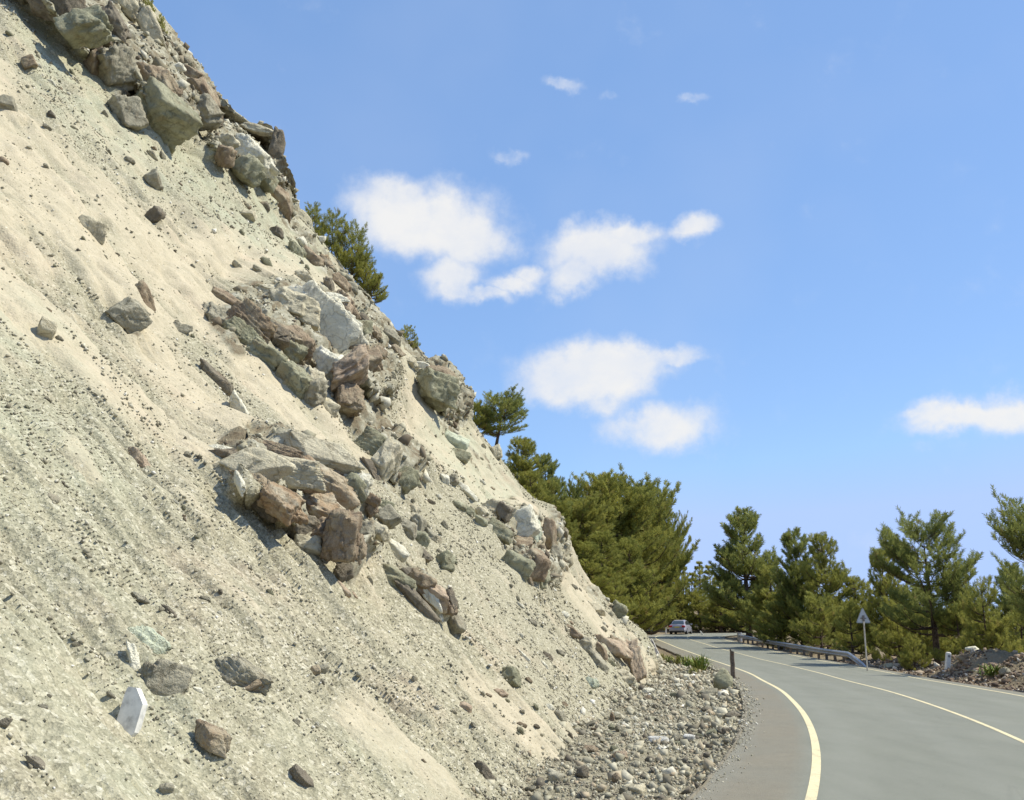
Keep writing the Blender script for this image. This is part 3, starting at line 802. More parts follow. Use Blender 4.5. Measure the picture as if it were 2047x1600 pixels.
def slope_rock(px, py, w, h, ang, mat, seed, depth=None, sub=None, rough=.05, layers=.0, sink=.12, planes=11):
    q = hit(px, py)
    if q is None: return None
    c, n = q
    dist = float(np.linalg.norm(c - np.array([0, 0, CAMZ])))
    s = dist / FPX
    W, H = w * s, h * s
    Dp = (depth * s) if depth else min(W, H) * 1.15
    if sub is None: sub = 5 if w * h > 3600 else (4 if w * h > 700 else 3)
    P, F = rock_verts(sub, seed, (W * 1.10, H * 1.12, Dp), planes, rough, layers)
    M = view_frame(c, ang)
    P = P @ M.T
    toC = M[:, 2]
    c = c + toC * Dp * (.5 - sink - .30)
    return c, P, F
def slope_thing(name, label, cat, px, py, w, h, ang, mat, seed, group=None, **k):
    r = slope_rock(px, py, w, h, ang, mat, seed, **k)
    if r is None: print('no hit', label); return None
    c, P, F = r
    return put(name, mesh_np(name, P, F, RM[mat]), loc=c.tolist(), label=label, cat=cat, group=group)

B = 'boulder'; K = 'rock'; ST = 'stone'
ROCKS = [
 # --- the crag along the skyline, top left
 (B, 'large rounded grey-green boulder jutting over a dark hollow near the top left corner', B, 168, 55, 84, 60, -22, 'green', dict(depth=90, sink=-.32)),
 (B, 'dark brown rock mass above the overhanging grey-green boulder at the top left', B, 120, 12, 110, 62, 15, 'dark', dict(depth=50)),
 (B, 'tall thin brown slab standing left of the pale cube-shaped boulder on the crag', B, 187, 128, 30, 66, 8, 'brown', dict(depth=55, sink=-.1)),
 (B, 'pale grey cube-shaped boulder with a sunlit top on the upper crag', B, 233, 132, 74, 72, -18, 'grey', dict(depth=90, sink=-.38)),
 (B, 'reddish brown block wedged behind the pale cube-shaped boulder', B, 305, 152, 62, 48, 20, 'brown', {}),
 (B, 'big dark green and brown boulder pointing down to the right under the crag', B, 325, 232, 112, 84, 38, 'green', dict(depth=110, sink=-.42)),
 (B, 'flat brown cap of rock above the big dark green and brown boulder', B, 335, 185, 84, 50, 40, 'brown', {}),
 (B, 'speckled grey boulder left of the big dark green and brown one', B, 252, 232, 72, 70, 25, 'grey', {}),
 (B, 'smooth pale grey boulder right on the skyline bulge of the upper crag', B, 420, 236, 64, 62, 20, 'grey', dict(depth=70, sink=0)),
 (K, 'small white angular rock on the skyline at the top of the crag', K, 366, 122, 26, 20, 0, 'white', {}),
 (K, 'pale rock with a dark notch below the white one on the skyline', K, 380, 146, 40, 24, 15, 'brown', {}),
 (B, 'pale green rock fin leaning on the skyline below the shrub top', B, 300, 62, 34, 74, -28, 'pale', {}),
 (B, 'pale cap rock at the very top edge of the picture', B, 250, 8, 60, 44, 30, 'pale', {}),
 (B, 'jagged dark rock between the cap rock and the pale green fin', B, 222, 55, 52, 80, -25, 'dark', {}),
 (B, 'rough brown ledge on the skyline above the smooth pale grey boulder', B, 416, 176, 70, 44, 40, 'brown', {}),
 (K, 'narrow grey rock tucked beside the smooth pale grey boulder', K, 378, 205, 24, 36, -20, 'grey', {}),
 (K, 'pale flat rock right of the smooth pale grey boulder on the crag', K, 450, 286, 44, 32, 15, 'pale', {}),
 (B, 'large white-topped boulder capping the lower end of the crag', B, 506, 318, 96, 66, 25, 'white', dict(depth=95, sink=-.34)),
 (B, 'green-grey rounded boulder under the large white-topped one', B, 492, 342, 62, 56, -20, 'green', dict(depth=80, sink=-.42)),
 (B, 'shadowed brown boulder left of the white-topped one on the crag', B, 455, 312, 36, 38, 10, 'brown', {}),
 (B, 'olive boulder with a pointed base below the white-topped one', B, 530, 362, 40, 46, -30, 'green', {}),
 (B, 'tall dark brown pillar of rock on the skyline right of the white-topped boulder', B, 548, 306, 30, 96, 6, 'dark', {}),
 (B, 'thin pale slab lying over the dark brown pillar on the skyline', B, 520, 262, 66, 18, 8, 'pale', {}),
 (B, 'rusty brown jagged ridge rock on the skyline above the bushy pines', B, 562, 398, 84, 40, 62, 'brown', dict(layers=.06)),
 (K, 'small dark rock on the slope left of the rusty ridge rock', K, 532, 412, 22, 20, 20, 'dark', {}),
 (K, 'pale grey rock below the rusty ridge rock', K, 492, 432, 32, 26, 10, 'pale', {}),
 (K, 'dark pair of stones below the rusty ridge rock', K, 556, 462, 30, 24, 30, 'dark', {}),
 (K, 'pale stone half way up the ridge just left of the bushy pines', K, 614, 468, 20, 24, -35, 'white', {}),
 (K, 'flat cream stone at the foot of the bushy pines', K, 636, 478, 28, 14, -8, 'white', {}),
 (B, 'grey-green oval rock below the bushy pines on the ridge', B, 592, 502, 26, 44, -32, 'green', {}),
 # --- upper slope
 (K, 'grey pyramid-shaped stone standing on the pale upper slope', ST, 311, 360, 34, 44, -5, 'grey', dict(sink=-.1)),
 (K, 'dark oval rock with a pale stone before it on the upper slope', ST, 306, 430, 32, 34, 20, 'dark', {}),
 (K, 'pale lichen-coloured round rock at the left middle of the upper slope', ST, 182, 458, 54, 44, 25, 'pale', {}),
 (K, 'brown weathered knob near the left edge of the upper slope', ST, 56, 128, 26, 28, 0, 'brown', {}),
 (K, 'pale rubble lump near the left edge below the weathered knob', ST, 12, 210, 36, 36, 10, 'grey', {}),
 (K, 'rounded dark stone on the greenish gravel under the top crag', ST, 103, 232, 14, 16, 0, 'dark', {}),
 (K, 'small brown stone on the sand at the left edge', ST, 8, 322, 18, 12, 30, 'brown', {}),
 (K, 'steep brown scar of rock on the sandy middle slope', B, 300, 585, 30, 64, -28, 'brown', {}),
 (K, 'rough grey outcrop on the sand below the steep brown scar', B, 252, 634, 76, 62, 20, 'grey', {}),
 (K, 'grey wedge-shaped stone with a shadowed face on the sand', ST, 363, 657, 36, 22, 12, 'grey', {}),
 (K, 'pale upright stone near the left edge of the sandy middle slope', ST, 95, 664, 32, 48, 0, 'pale', {}),
 (K, 'long dark narrow slab lying down the sandy slope', B, 430, 756, 92, 30, 42, 'dark', dict(depth=28)),
 (K, 'white splintered slab at the lower end of the long dark slab', B, 480, 798, 26, 64, -26, 'white', {}),
 (K, 'flat pinkish brown slab lying on the gravel at the left', ST, 276, 922, 66, 24, 50, 'pink', dict(depth=18)),
 (K, 'small blue-grey stone on the gravel near the left edge', ST, 104, 1000, 24, 16, 20, 'grey', {}),
 (K, 'pale flat stone beside a long dark crevice on the lower left slope', ST, 276, 1197, 36, 15, 25, 'grey', {}),
 (K, 'thin dark stone below the pale flat stone near the crevice', ST, 336, 1228, 44, 13, 45, 'dark', {}),
 (K, 'small dark stone above the pale green slab on the lower left slope', ST, 326, 1259, 20, 11, 5, 'brown', {}),
 # --- lower left
 (B, 'pale green flat slab lying above the upright white stone', B, 284, 1290, 84, 66, 30, 'mint', dict(depth=30, sink=.05)),
 (B, 'grey-brown flat slab between the pale green slab and the white stone', B, 326, 1356, 88, 72, 20, 'grey', dict(depth=26, sink=.1)),
 (K, 'thin pale stone standing left of the grey-brown slab', ST, 264, 1318, 20, 62, -14, 'white', dict(depth=24)),
 (B, 'flaked grey and rust boulder on the lower left slope', B, 478, 1350, 112, 66, 24, 'grey', dict(depth=60, sink=-.05, layers=.08)),
 (B, 'rust brown broken end of the flaked boulder', B, 505, 1378, 62, 44, -10, 'brown', dict(depth=56, sink=-.1)),
 (B, 'long brown-grey boulder below the flaked one', B, 428, 1480, 80, 46, 50, 'brown', dict(depth=44, sink=-.1)),
 (K, 'small dark boulder at the bottom edge of the slope', B, 600, 1560, 50, 24, 48, 'dark', {}),
 (K, 'long dark stone lying down the slope near the bottom centre', B, 968, 1545, 52, 24, 52, 'dark', {}),
 (K, 'white chip of stone on gravel right of the grey-brown slab', ST, 400, 1374, 24, 10, 28, 'white', {}),
 (K, 'dark stone at the left edge near the bottom corner', ST, 10, 1445, 24, 16, -10, 'dark', {}),
 (K, 'purple-grey long stone in the bottom left corner', ST, 80, 1530, 46, 18, 40, 'dark', {}),
 (K, 'rounded blue-grey stone at the bottom left edge', ST, 330, 1576, 24, 20, 0, 'grey', {}),
 (K, 'angular grey stone pair on the gravel at lower centre', ST, 652, 1338, 20, 18, 0, 'grey', {}),
 (K, 'brown round stone on the lower centre gravel', ST, 632, 1338, 20, 18, 10, 'brown', {}),
 # --- middle outcrop neighbours
 (B, 'pale ribbed boulder hanging right of the rust-coloured outcrop', B, 770, 925, 54, 96, 22, 'pale', dict(depth=80, sink=-.1)),
 (B, 'lichen-green rock above the pale ribbed boulder', B, 752, 880, 84, 54, 28, 'green', {}),
 (B, 'dark undercut rock right of the pale ribbed boulder', B, 806, 962, 62, 50, -12, 'green', {}),
 (K, 'cube of grey stone below the undercut rock', K, 848, 1036, 30, 42, -10, 'grey', {}),
 (K, 'blue-grey block with a brown side by the rust outcrop', K, 733, 1056, 36, 36, 20, 'grey', {}),
 (K, 'brown wedge above the blue-grey block', K, 742, 1018, 26, 34, -10, 'brown', {}),
 (B, 'rounded green-grey boulder right of the outcrop on the gravel band', B, 890, 1126, 40, 46, 10, 'green', dict(sink=-.05)),
 (B, 'grey oval rock at the bottom tip of the long slabby ledge', B, 910, 1252, 44, 36, 50, 'grey', {}),
 (K, 'dark curved fragment above the grey oval rock', K, 902, 1222, 22, 28, 10, 'dark', {}),
 # --- right part of the face
 (B, 'overhanging dark boulder with a rounded belly on the skyline', B, 872, 780, 92, 70, 24, 'green', dict(depth=95, sink=-.36)),
 (B, 'brown broken top of the overhanging skyline boulder', B, 878, 752, 66, 40, 18, 'brown', {}),
 (B, 'bright mint-white facet of rock below the overhanging boulder', B, 918, 872, 56, 42, 14, 'mint', dict(depth=30, sink=-.1)),
 (B, 'green rock directly under the mint-white facet', B, 926, 896, 46, 26, 12, 'green', {}),
 (B, 'pale block on the skyline beside the leaning pine trunk', B, 994, 905, 28, 34, 8, 'pale', {}),
 (B, 'bright white sheet of rock near the right end of the face', B, 1042, 1050, 80, 58, -38, 'white', dict(depth=40, sink=-.1)),
 (B, 'brown cube under the bright white sheet of rock', B, 1058, 1076, 46, 40, -20, 'brown', dict(depth=50, sink=-.2)),
 (B, 'pale smooth rock left of the bright white sheet', B, 988, 1020, 76, 50, 12, 'pale', dict(depth=50)),
 (B, 'shadowed grey cleft rock between the pale and white sheets', B, 1022, 1012, 34, 40, -30, 'dark', dict(depth=40, sink=-.1)),
 (B, 'grey-green shelf of rock below the pale smooth rock', B, 1000, 1062, 56, 36, 35, 'green', {}),
 (B, 'upright brown and mint block on the skyline before the dark pines', B, 1106, 1056, 32, 60, 4, 'brown', dict(sink=-.05)),
 (B, 'pale shoulder of rock left of the upright block on the skyline', B, 1084, 1050, 30, 46, 0, 'mint', {}),
 (K, 'grey broken rock below the upright block on the skyline', K, 1122, 1096, 26, 36, 0, 'grey', {}),
 (B, 'knobbly brown boulder on the right part of the face', B, 1072, 1132, 56, 58, 30, 'brown', dict(sink=-.1)),
 (B, 'grey-green rock with many chips left of the knobbly boulder', B, 1032, 1130, 62, 44, 25, 'green', {}),
 (B, 'olive green base of the knobbly boulder', B, 1080, 1160, 36, 44, 10, 'green', {}),
 (K, 'pale rock pile on the skyline near the road end of the face', K, 1205, 1200, 46, 24, 25, 'pale', {}),
 (K, 'green-grey rock under the pale rock pile near the road', K, 1232, 1222, 34, 34, 35, 'green', {}),
 (K, 'pointed brown rock sticking out left of the light flat stone', K, 1140, 1265, 46, 18, 35, 'brown', {}),
 (B, 'light rounded flat stone lying above the leaning grey slab', B, 1176, 1276, 46, 30, 10, 'pale', {}),
 (B, 'leaning grey slab with a pale edge near the toe of the face', B, 1188, 1316, 66, 26, 52, 'grey', dict(depth=30)),
 (B, 'brown shadowed rock behind the leaning grey slab', B, 1200, 1304, 24, 44, -15, 'brown', {}),
 (B, 'green pebbly lump beneath the leaning grey slab', B, 1197, 1352, 30, 24, 0, 'mint', {}),
 (B, 'two-tone dark and green split stone on the lower right face', B, 1022, 1352, 48, 36, 52, 'green', dict(sink=-.1)),
 (K, 'pinkish flat stone left of the two-tone split stone', ST, 1000, 1380, 30, 14, 20, 'pink', {}),
 (K, 'thin cream slab lying down the lower right face', ST, 1046, 1310, 36, 9, 48, 'white', {}),
 (K, 'small dark wedge right of the thin cream slab', ST, 1092, 1312, 24, 15, 42, 'dark', {}),
 (K, 'thin cream chip below the small dark wedge', ST, 1090, 1326, 22, 8, 45, 'white', {}),
 (K, 'pale yellow lone stone on the sand under the knobbly boulder', ST, 1144, 1214, 18, 14, 20, 'white', {}),
 (K, 'brown small stone just below the pale yellow lone stone', ST, 1152, 1232, 12, 8, 20, 'brown', {}),
 (K, 'cream stone with grey rubble on the lower right face', ST, 1110, 1400, 18, 14, 20, 'white', {}),
 (K, 'pale and dark broken stone above the toe of the face', ST, 1128, 1420, 28, 20, 40, 'grey', {}),
 (K, 'small brown stone on the sand at the lower right face', ST, 1143, 1392, 16, 12, 60, 'brown', {}),
 (K, 'small cube of stone at the end of a thin crevice on the lower face', ST, 940, 1402, 26, 18, 25, 'pink', {}),
]
for i, (nm, lab, cat, x, y, w, h, a, mt, kw) in enumerate(ROCKS):
    kw = dict(kw); kw.setdefault('layers', .035 if i % 3 == 0 else 0.0)
    slope_thing(nm, lab, cat, x, y, w, h, a, mt, 1000 + i * 7, **kw)

# --- outcrops built of several rocks
def outcrop(label, base, rocks, seed):
    q = hit(*base)
    root = thing('rock_outcrop', label, 'outcrop', q[0].tolist())
    for i, (x, y, w, h, a, mt, kw) in enumerate(rocks):
        r = slope_rock(x, y, w, h, a, mt, seed + i * 5, **{**dict(layers=.05 if i % 2 else 0, rough=.06), **kw})
        if r is None: continue
        c, P, F = r
        put('rock', mesh_np('rock', P, F, RM[mt]), root, loc=(c - q[0]).tolist())
outcrop('big grey outcrop with a white scaly face and brown overhanging block, upper middle', (620, 700), [
    (585, 588, 150, 30, 6, 'pale', {}), (672, 584, 70, 22, 12, 'white', {}), (590, 622, 110, 66, 25, 'pale', {}),
    (640, 655, 185, 125, 42, 'white', dict(depth=46, rough=.035)), (655, 735, 96, 84, -30, 'white', dict(depth=60, rough=.04)), (520, 630, 90, 62, 35, 'brown', {}), (545, 668, 74, 50, 25, 'dark', {}),
    (492, 665, 84, 50, 35, 'green', {}), (440, 640, 90, 54, 45, 'grey', {}), (455, 605, 70, 30, 30, 'brown', {}),
    (588, 680, 84, 52, 30, 'brown', dict(depth=80, sink=-.1)), (590, 712, 54, 44, 10, 'green', dict(depth=70, sink=-.1)), (540, 722, 100, 50, 35, 'green', {}),
    (712, 606, 34, 82, -24, 'brown', dict(depth=60, sink=-.15)), (690, 600, 50, 44, 10, 'pink', {}),
    (716, 660, 54, 44, 0, 'green', {}), (728, 690, 66, 46, 20, 'brown', {}), (712, 742, 110, 62, -45, 'pink', dict(depth=110, sink=-.36)),
    (735, 722, 62, 50, -30, 'brown', dict(depth=90, sink=-.2)), (690, 800, 70, 60, -60, 'brown', dict(depth=90, sink=-.32)), (640, 765, 50, 90, -8, 'pale', {}), (618, 785, 60, 70, 30, 'grey', {}),
    (585, 765, 80, 60, 40, 'green', {}), (668, 760, 50, 70, -15, 'green', {}), (655, 815, 46, 40, 10, 'pale', {}), (600, 745, 40, 30, 20, 'dark', {})], 3000)
outcrop('rust-stained outcrop with a dark undercut below it, middle of the cutting', (600, 980), [
    (446, 908, 62, 28, 8, 'dark', {}), (432, 898, 46, 14, 5, 'white', {}), (515, 925, 150, 74, -6, 'pale', dict(depth=56, rough=.035)), (570, 890, 150, 34, 14, 'brown', {}),
    (640, 908, 170, 62, 20, 'pale', dict(depth=60, rough=.04)), (570, 945, 150, 60, 12, 'pale', dict(depth=70)), (640, 955, 150, 76, 25, 'rust', dict(depth=90)),
    (500, 970, 90, 46, 22, 'brown', dict(depth=80, sink=-.1)), (530, 1008, 84, 40, 40, 'dark', dict(depth=40)), (572, 1010, 100, 56, 32, 'rust', dict(depth=90, sink=-.38)),
    (600, 1050, 90, 60, 38, 'dark', dict(depth=50)), (650, 1020, 110, 70, 30, 'rust', dict(depth=110, sink=-.36)), (640, 1075, 84, 60, -25, 'brown', dict(depth=80, sink=-.1)),
    (690, 1060, 70, 92, 5, 'brown', dict(depth=90, sink=-.32)), (612, 1088, 60, 44, 20, 'pale', {}), (668, 1110, 80, 56, -40, 'grey', dict(depth=70)), (710, 1100, 44, 66, 15, 'brown', {}),
    (686, 1150, 40, 46, 20, 'dark', {}), (680, 1178, 44, 14, 42, 'pink', dict(depth=14)), (700, 1185, 40, 10, 30, 'pink', dict(depth=12)), (690, 920, 90, 40, 28, 'pink', dict(depth=60)), (720, 950, 66, 50, 20, 'white', dict(depth=60)),
    (705, 975, 50, 60, -20, 'green', {}), (740, 940, 24, 60, -30, 'dark', {}), (462, 960, 18, 50, -15, 'white', dict(depth=12))], 4000)
outcrop('long slabby ledge of white, brown and dark rock running down the lower middle face', (850, 1190), [
    (800, 1165, 90, 40, 38, 'green', {}), (830, 1195, 120, 24, 45, 'dark', dict(depth=30)), (840, 1168, 60, 40, 30, 'brown', {}), (818, 1150, 40, 24, 30, 'dark', {}),
    (862, 1192, 80, 26, 58, 'white', dict(depth=36, sink=-.1)), (880, 1180, 70, 40, 42, 'pink', {}), (870, 1222, 50, 22, 60, 'white', {}), (904, 1196, 22, 44, -20, 'dark', {}), (896, 1215, 30, 26, 0, 'brown', {})], 5000)
outcrop('square-cut block of banded rock standing at the foot of the face beside the road', (1262, 1310), [
    (1240, 1282, 78, 34, 22, 'pink', dict(depth=60)), (1238, 1298, 66, 40, 36, 'brown', dict(depth=50, sink=-.1)), (1272, 1312, 52, 84, -8, 'pink', dict(depth=50, sink=-.05)),
    (1292, 1320, 26, 76, -6, 'pale', dict(depth=50)), (1262, 1340, 40, 30, 10, 'pale', {})], 6000)
outcrop('broken bank of white and grey rock chips right of the rust outcrop', (820, 1050), [
    (790, 1030, 50, 40, 30, 'grey', {}), (770, 1060, 44, 34, 10, 'pale', {}), (815, 1060, 40, 46, -15, 'grey', {}), (800, 1090, 54, 30, 35, 'white', {}), (840, 1085, 34, 40, 10, 'green', {}),
    (760, 1010, 30, 24, 20, 'brown', {}), (780, 1000, 60, 26, 30, 'green', {}), (860, 1070, 26, 40, -20, 'grey', {}), (824, 1018, 34, 22, 15, 'pale', {}), (850, 1105, 40, 20, 30, 'dark', {})], 6500)
outcrop('slanting band of white rock chips on the right part of the face', (950, 980), [
    (905, 945, 20, 30, -30, 'white', {}), (902, 965, 26, 34, 20, 'grey', {}), (925, 975, 34, 16, 40, 'white', {}), (940, 992, 36, 14, 42, 'white', {}), (950, 1010, 34, 22, 40, 'green', {}),
    (928, 1000, 34, 20, 30, 'green', {}), (960, 1020, 24, 30, -20, 'pale', {}), (965, 1040, 30, 20, 50, 'green', {})], 6700)
outcrop('broken brown ledge of small rocks along the skyline above the overhanging boulder', (780, 670), [
    (740, 625, 34, 22, 45, 'dark', {}), (760, 650, 40, 24, 40, 'brown', {}), (785, 672, 44, 28, 40, 'grey', {}), (805, 695, 36, 22, 35, 'brown', {}), (748, 640, 26, 16, 30, 'white', {}), (830, 712, 40, 20, 20, 'pale', {}),
    (770, 690, 30, 22, 35, 'brown', {}), (845, 730, 30, 14, 15, 'white', {})], 6900)
outcrop('weathered earth and rock shelf beneath the bushy pines', (650, 545), [
    (630, 505, 50, 34, 35, 'brown', {}), (655, 530, 60, 34, 35, 'rust', {}), (690, 555, 46, 30, 40, 'brown', {}), (670, 560, 20, 40, -10, 'dark', {}), (620, 540, 44, 26, 35, 'pale', {}), (705, 575, 30, 22, 40, 'grey', {}), (640, 570, 70, 12, 12, 'white', {})], 7100)

# --- medium loose stones, each a thing of its own
import re
CUT = re.compile(r" (jutting|above|standing|with|wedged|pointing|left|leaning|on|below|at|between|tucked|right|capping|under|lying|half|before|beside|down|near|hanging|by|of rubble|sticking|beneath|in|against|directly|just|over) ")
LAND = [(CUT.split(l, 1)[0], x, y) for (_n, l, _c, x, y, w, h, *_r) in ROCKS if w * h > 900 or 'white' in l]
LAND += [('outcrop with the white scaly face', 600, 690), ('rust-stained outcrop', 600, 980), ('long slabby ledge', 850, 1190), ('square-cut banded block', 1262, 1310), ('upright white stone', 270, 1410), ('bushy pine clump', 680, 500)]
cnt = {}
for l, x, y in LAND: cnt[l] = cnt.get(l, 0) + 1
LAND = [t for t in LAND if cnt[t[0]] == 1]
USED = set()
def landmark_label(adj, x, y):
    order = sorted(LAND, key=lambda t: (t[1] - x) ** 2 + (t[2] - y) ** 2)
    for l, lx, ly in order:
        dx, dy = x - lx, y - ly
        ds = math.hypot(dx, dy); side = ('right of' if dx > 0 else 'left of') if abs(dx) > 1.8 * abs(dy) else (('below' if dy > 0 else 'above') if abs(dy) > 1.8 * abs(dx) else ('below and ' if dy > 0 else 'above and ') + ('right of' if dx > 0 else 'left of'))
        for far in (['just ', 'close ', 'a little way '] if ds < 120 else ['some way ', 'well ', 'farther ']):
            s_ = '%s stone %s%s the %s' % (adj, far, side, l)
            if s_ not in USED and len(s_.split()) <= 16:
                USED.add(s_); return s_
rng = np.random.RandomState(77)
SM = {}
for mt in ('grey', 'pale', 'dark', 'brown', 'green', 'white'):
    SM[mt] = []
    for k in range(4):
        P, F = rock_verts(3, 9000 + k + 13 * len(SM), (1, 1, 1), 9, .05)
        SM[mt].append(mesh_np('loose_stone', P, F, RM[mt]))
ZONES = [  # box on the picture, how many, size, group, label per colour
    ((0, 60, 230, 330), 20, (9, 18), 'loose stones on the greenish slope below the top left crag', 'loose {} stone on the greenish slope below the top left crag'),
    ((230, 150, 420, 330), 16, (9, 20), 'loose stones around the crag boulders', 'small {} stone lodged among the crag boulders'),
    ((60, 340, 440, 620), 18, (7, 13), 'loose stones on the pale upper slope', 'small {} stone lying on the pale upper slope'),
    ((440, 400, 720, 570), 18, (9, 20), 'loose stones below the bushy pines', 'small {} stone on the ridge below the bushy pines'),
    ((0, 620, 400, 1000), 16, (8, 16), 'loose stones on the left middle slope', 'small {} stone on the left middle slope'),
    ((0, 1000, 420, 1560), 22, (9, 18), 'loose stones on the lower left gravel', 'loose {} stone on the lower left gravel slope'),
    ((420, 1150, 1000, 1560), 24, (8, 17), 'loose stones on the lower middle gravel', 'loose {} stone on the lower middle gravel slope'),
    ((760, 740, 1130, 1130), 30, (8, 18), 'loose stones on the right part of the face', 'small {} stone on the right part of the rock face'),
    ((940, 1130, 1280, 1480), 36, (8, 18), 'loose stones near the right foot of the face', 'small {} stone near the right foot of the rock face'),
]
AD = {'grey': 'grey', 'pale': 'pale', 'dark': 'dark', 'brown': 'brown', 'green': 'green-grey', 'white': 'whitish'}
def rot_rand(): return Matrix.Rotation(rng.uniform(0, 6.28), 3, Vector(rng.normal(size=3)).normalized())
for (bx0, n, sz, grp, lab) in ZONES:
    k = 0; tries = 0
    while k < n and tries < 400:
        tries += 1
        x = rng.uniform(bx0[0], bx0[2]); y = rng.uniform(bx0[1], bx0[3])
        i, j = int(x // BIN) + 15, int(y // BIN) + 15
        if BUF[i, j] < 0: continue
        q = hit(x, y); c, nn = q
        dist = np.linalg.norm(c); s = rng.uniform(*sz) * .82 * (1 if rng.rand() < .8 else 1.35) * dist / FPX
        mt = rng.choice(['grey', 'grey', 'pale', 'pale', 'pale', 'brown', 'white', 'green', 'green', 'white', 'dark', 'grey'])
        o = put('loose_stone', SM[mt][rng.randint(4)], loc=(c + nn * s * .06).tolist(), label=landmark_label(('small ' if s * FPX / dist < 15 else 'fair-sized ') + AD[mt], x, y), cat='stone', group=grp)
        fr = Matrix(view_frame(c, 45 + rng.uniform(-25, 25)).tolist())
        o.rotation_euler = (fr @ Matrix.Rotation(rng.uniform(0, .8), 3, 'Y')).to_euler()
        o.scale = (s * rng.uniform(1.0, 1.7), s * rng.uniform(.55, .9), s * rng.uniform(.5, .8))
        k += 1

# ------------------------------------------------------------------ fine gravel and rubble (countless)
def stone_protos(n, sub, seed):
    out = []
    for k in range(n):
        r = np.random.RandomState(seed + k)
        if sub == 0:
            V = np.array([[1, 0, 0], [-1, 0, 0], [0, 1, 0], [0, -1, 0], [0, 0, 1], [0, 0, -1]], float) * .5
            V = V * r.uniform(.7, 1.2, (6, 1)) + r.uniform(-.13, .13, (6, 3))
            F = np.array([[0, 2, 4], [2, 1, 4], [1, 3, 4], [3, 0, 4], [2, 0, 5], [1, 2, 5], [3, 1, 5], [0, 3, 5]])
        else:
            bm = bmesh.new(); bmesh.ops.create_icosphere(bm, subdivisions=1, radius=.5)
            V = np.array([v.co[:] for v in bm.verts]); F = np.array([[v.index for v in f.verts] for f in bm.faces]); bm.free()
            nrm = r.normal(size=(7, 3)); nrm /= np.linalg.norm(nrm, axis=1)[:, None]
            d = (V / .5) @ nrm.T; rr = np.min(np.where(d > .1, r.uniform(.40, .90, 7) / np.maximum(d, .1), 9), axis=1); V = V * np.minimum(rr, 1.2)[:, None] * (1 + r.uniform(-.16, .16, (len(V), 1)))
        out.append((V, F))
    return out
PR0 = stone_protos(8, 0, 10); PR1 = stone_protos(3, 1, 50) + stone_protos(13, 0, 80)
def rand_rots(n, r, flat=None):
    q = r.normal(size=(n, 4)); q /= np.linalg.norm(q, axis=1)[:, None]
    w, x, y, z = q.T
    return np.stack([1 - 2 * (y * y + z * z), 2 * (x * y - z * w), 2 * (x * z + y * w), 2 * (x * y + z * w), 1 - 2 * (x * x + z * z), 2 * (y * z - x * w), 2 * (x * z - y * w), 2 * (y * z + x * w), 1 - 2 * (x * x + y * y)], 1).reshape(n, 3, 3)
def scatter(name, C, S, protos, mat, r, label, cat, tone=None):
    n = len(C); R = rand_rots(n, r)
    sc_ = S[:, None] * r.uniform(.42, 1.35, (n, 3)); pid = r.randint(len(protos), size=n)
    tone = r.rand(n) if tone is None else tone
    Vs, Fs, Ts = [], [], []; base = 0
    for k, (V, F) in enumerate(protos):
        m = np.flatnonzero(pid == k)
        if not len(m): continue
        W = np.einsum('nij,nvj->nvi', R[m], V[None] * sc_[m][:, None, :]) + C[m][:, None, :]
        Vs.append(W.reshape(-1, 3)); Fs.append((F[None] + (base + np.arange(len(m)) * len(V))[:, None, None]).reshape(-1, 3))
        Ts.append(np.repeat(tone[m], len(V))); base += len(m) * len(V)
    return put(name, mesh_np(name, np.vstack(Vs), np.vstack(Fs), mat, False, {'tone': np.concatenate(Ts)}), kind='stuff', label=label, cat=cat)
def gravel_stone_material(name, stops):
    m, nt, b = newmat(name); N = NT(nt)
    t = N.attr('tone').outputs['Fac']; n = N.noise(N.coord(), 22, 4, .65)
    c = N.ramp(t, stops)
    c = N.mix(N.rng(n.outputs['Fac'], .4, .7, 0, .45), c, tuple(x * .55 for x in stops[1][1]))
    N.link(c, b.inputs['Base Color']); b.inputs['Specular IOR Level'].default_value = .15
    return m
M_GRAV = gravel_stone_material('slope_gravel', [(0, (.20, .18, .13)), (.2, (.30, .275, .20)), (.5, (.38, .35, .255)), (.75, (.45, .41, .295)), (.9, (.56, .52, .40)), (1, (.80, .77, .68))])
M_RUB = gravel_stone_material('rubble', [(0, (.15, .13, .10)), (.15, (.26, .24, .18)), (.45, (.39, .365, .265)), (.56, (.40, .32, .22)), (.66, (.46, .43, .32)), (.88, (.57, .53, .41)), (.95, (.68, .65, .55)), (1, (.80, .78, .72))])
r = np.random.RandomState(5)
vis = ((PXG > -60) & (PXG < 2100) & (PYG > -60) & (PYG < 1660) & (DPG > 3))
du = np.linalg.norm(np.diff(G, axis=0, append=G[-1:]), axis=-1); dv = np.linalg.norm(np.diff(G, axis=1, append=G[:, -1:]), axis=-1)
area = du * dv
wgt = area * vis * (1.05 - .93 * np.clip(sand * 1.3, 0, 1)) * (1 - .6 * rk) / np.maximum(DPG, 8) ** 1.7 * (.25 + 1.5 * sstep(-.25, .4, fbm(G0, .8, 3, 123) + .5 * streak2))
cum = np.cumsum(wgt.ravel()); cum /= cum[-1]
NG_ = 84000
pick = np.searchsorted(cum, r.rand(NG_))
Cc = G.reshape(-1, 3)[pick]; jit = r.uniform(0, 1, (NG_, 1))
nb = np.clip(pick + NV, 0, NU * NV - 1)
Cc = Cc + (G.reshape(-1, 3)[nb] - Cc) * jit
dd = np.clip(DPG.ravel()[pick], 8, 60)
Ss = dd / FPX * np.clip(r.lognormal(1.02, .50, NG_), 1.4, 9.5)
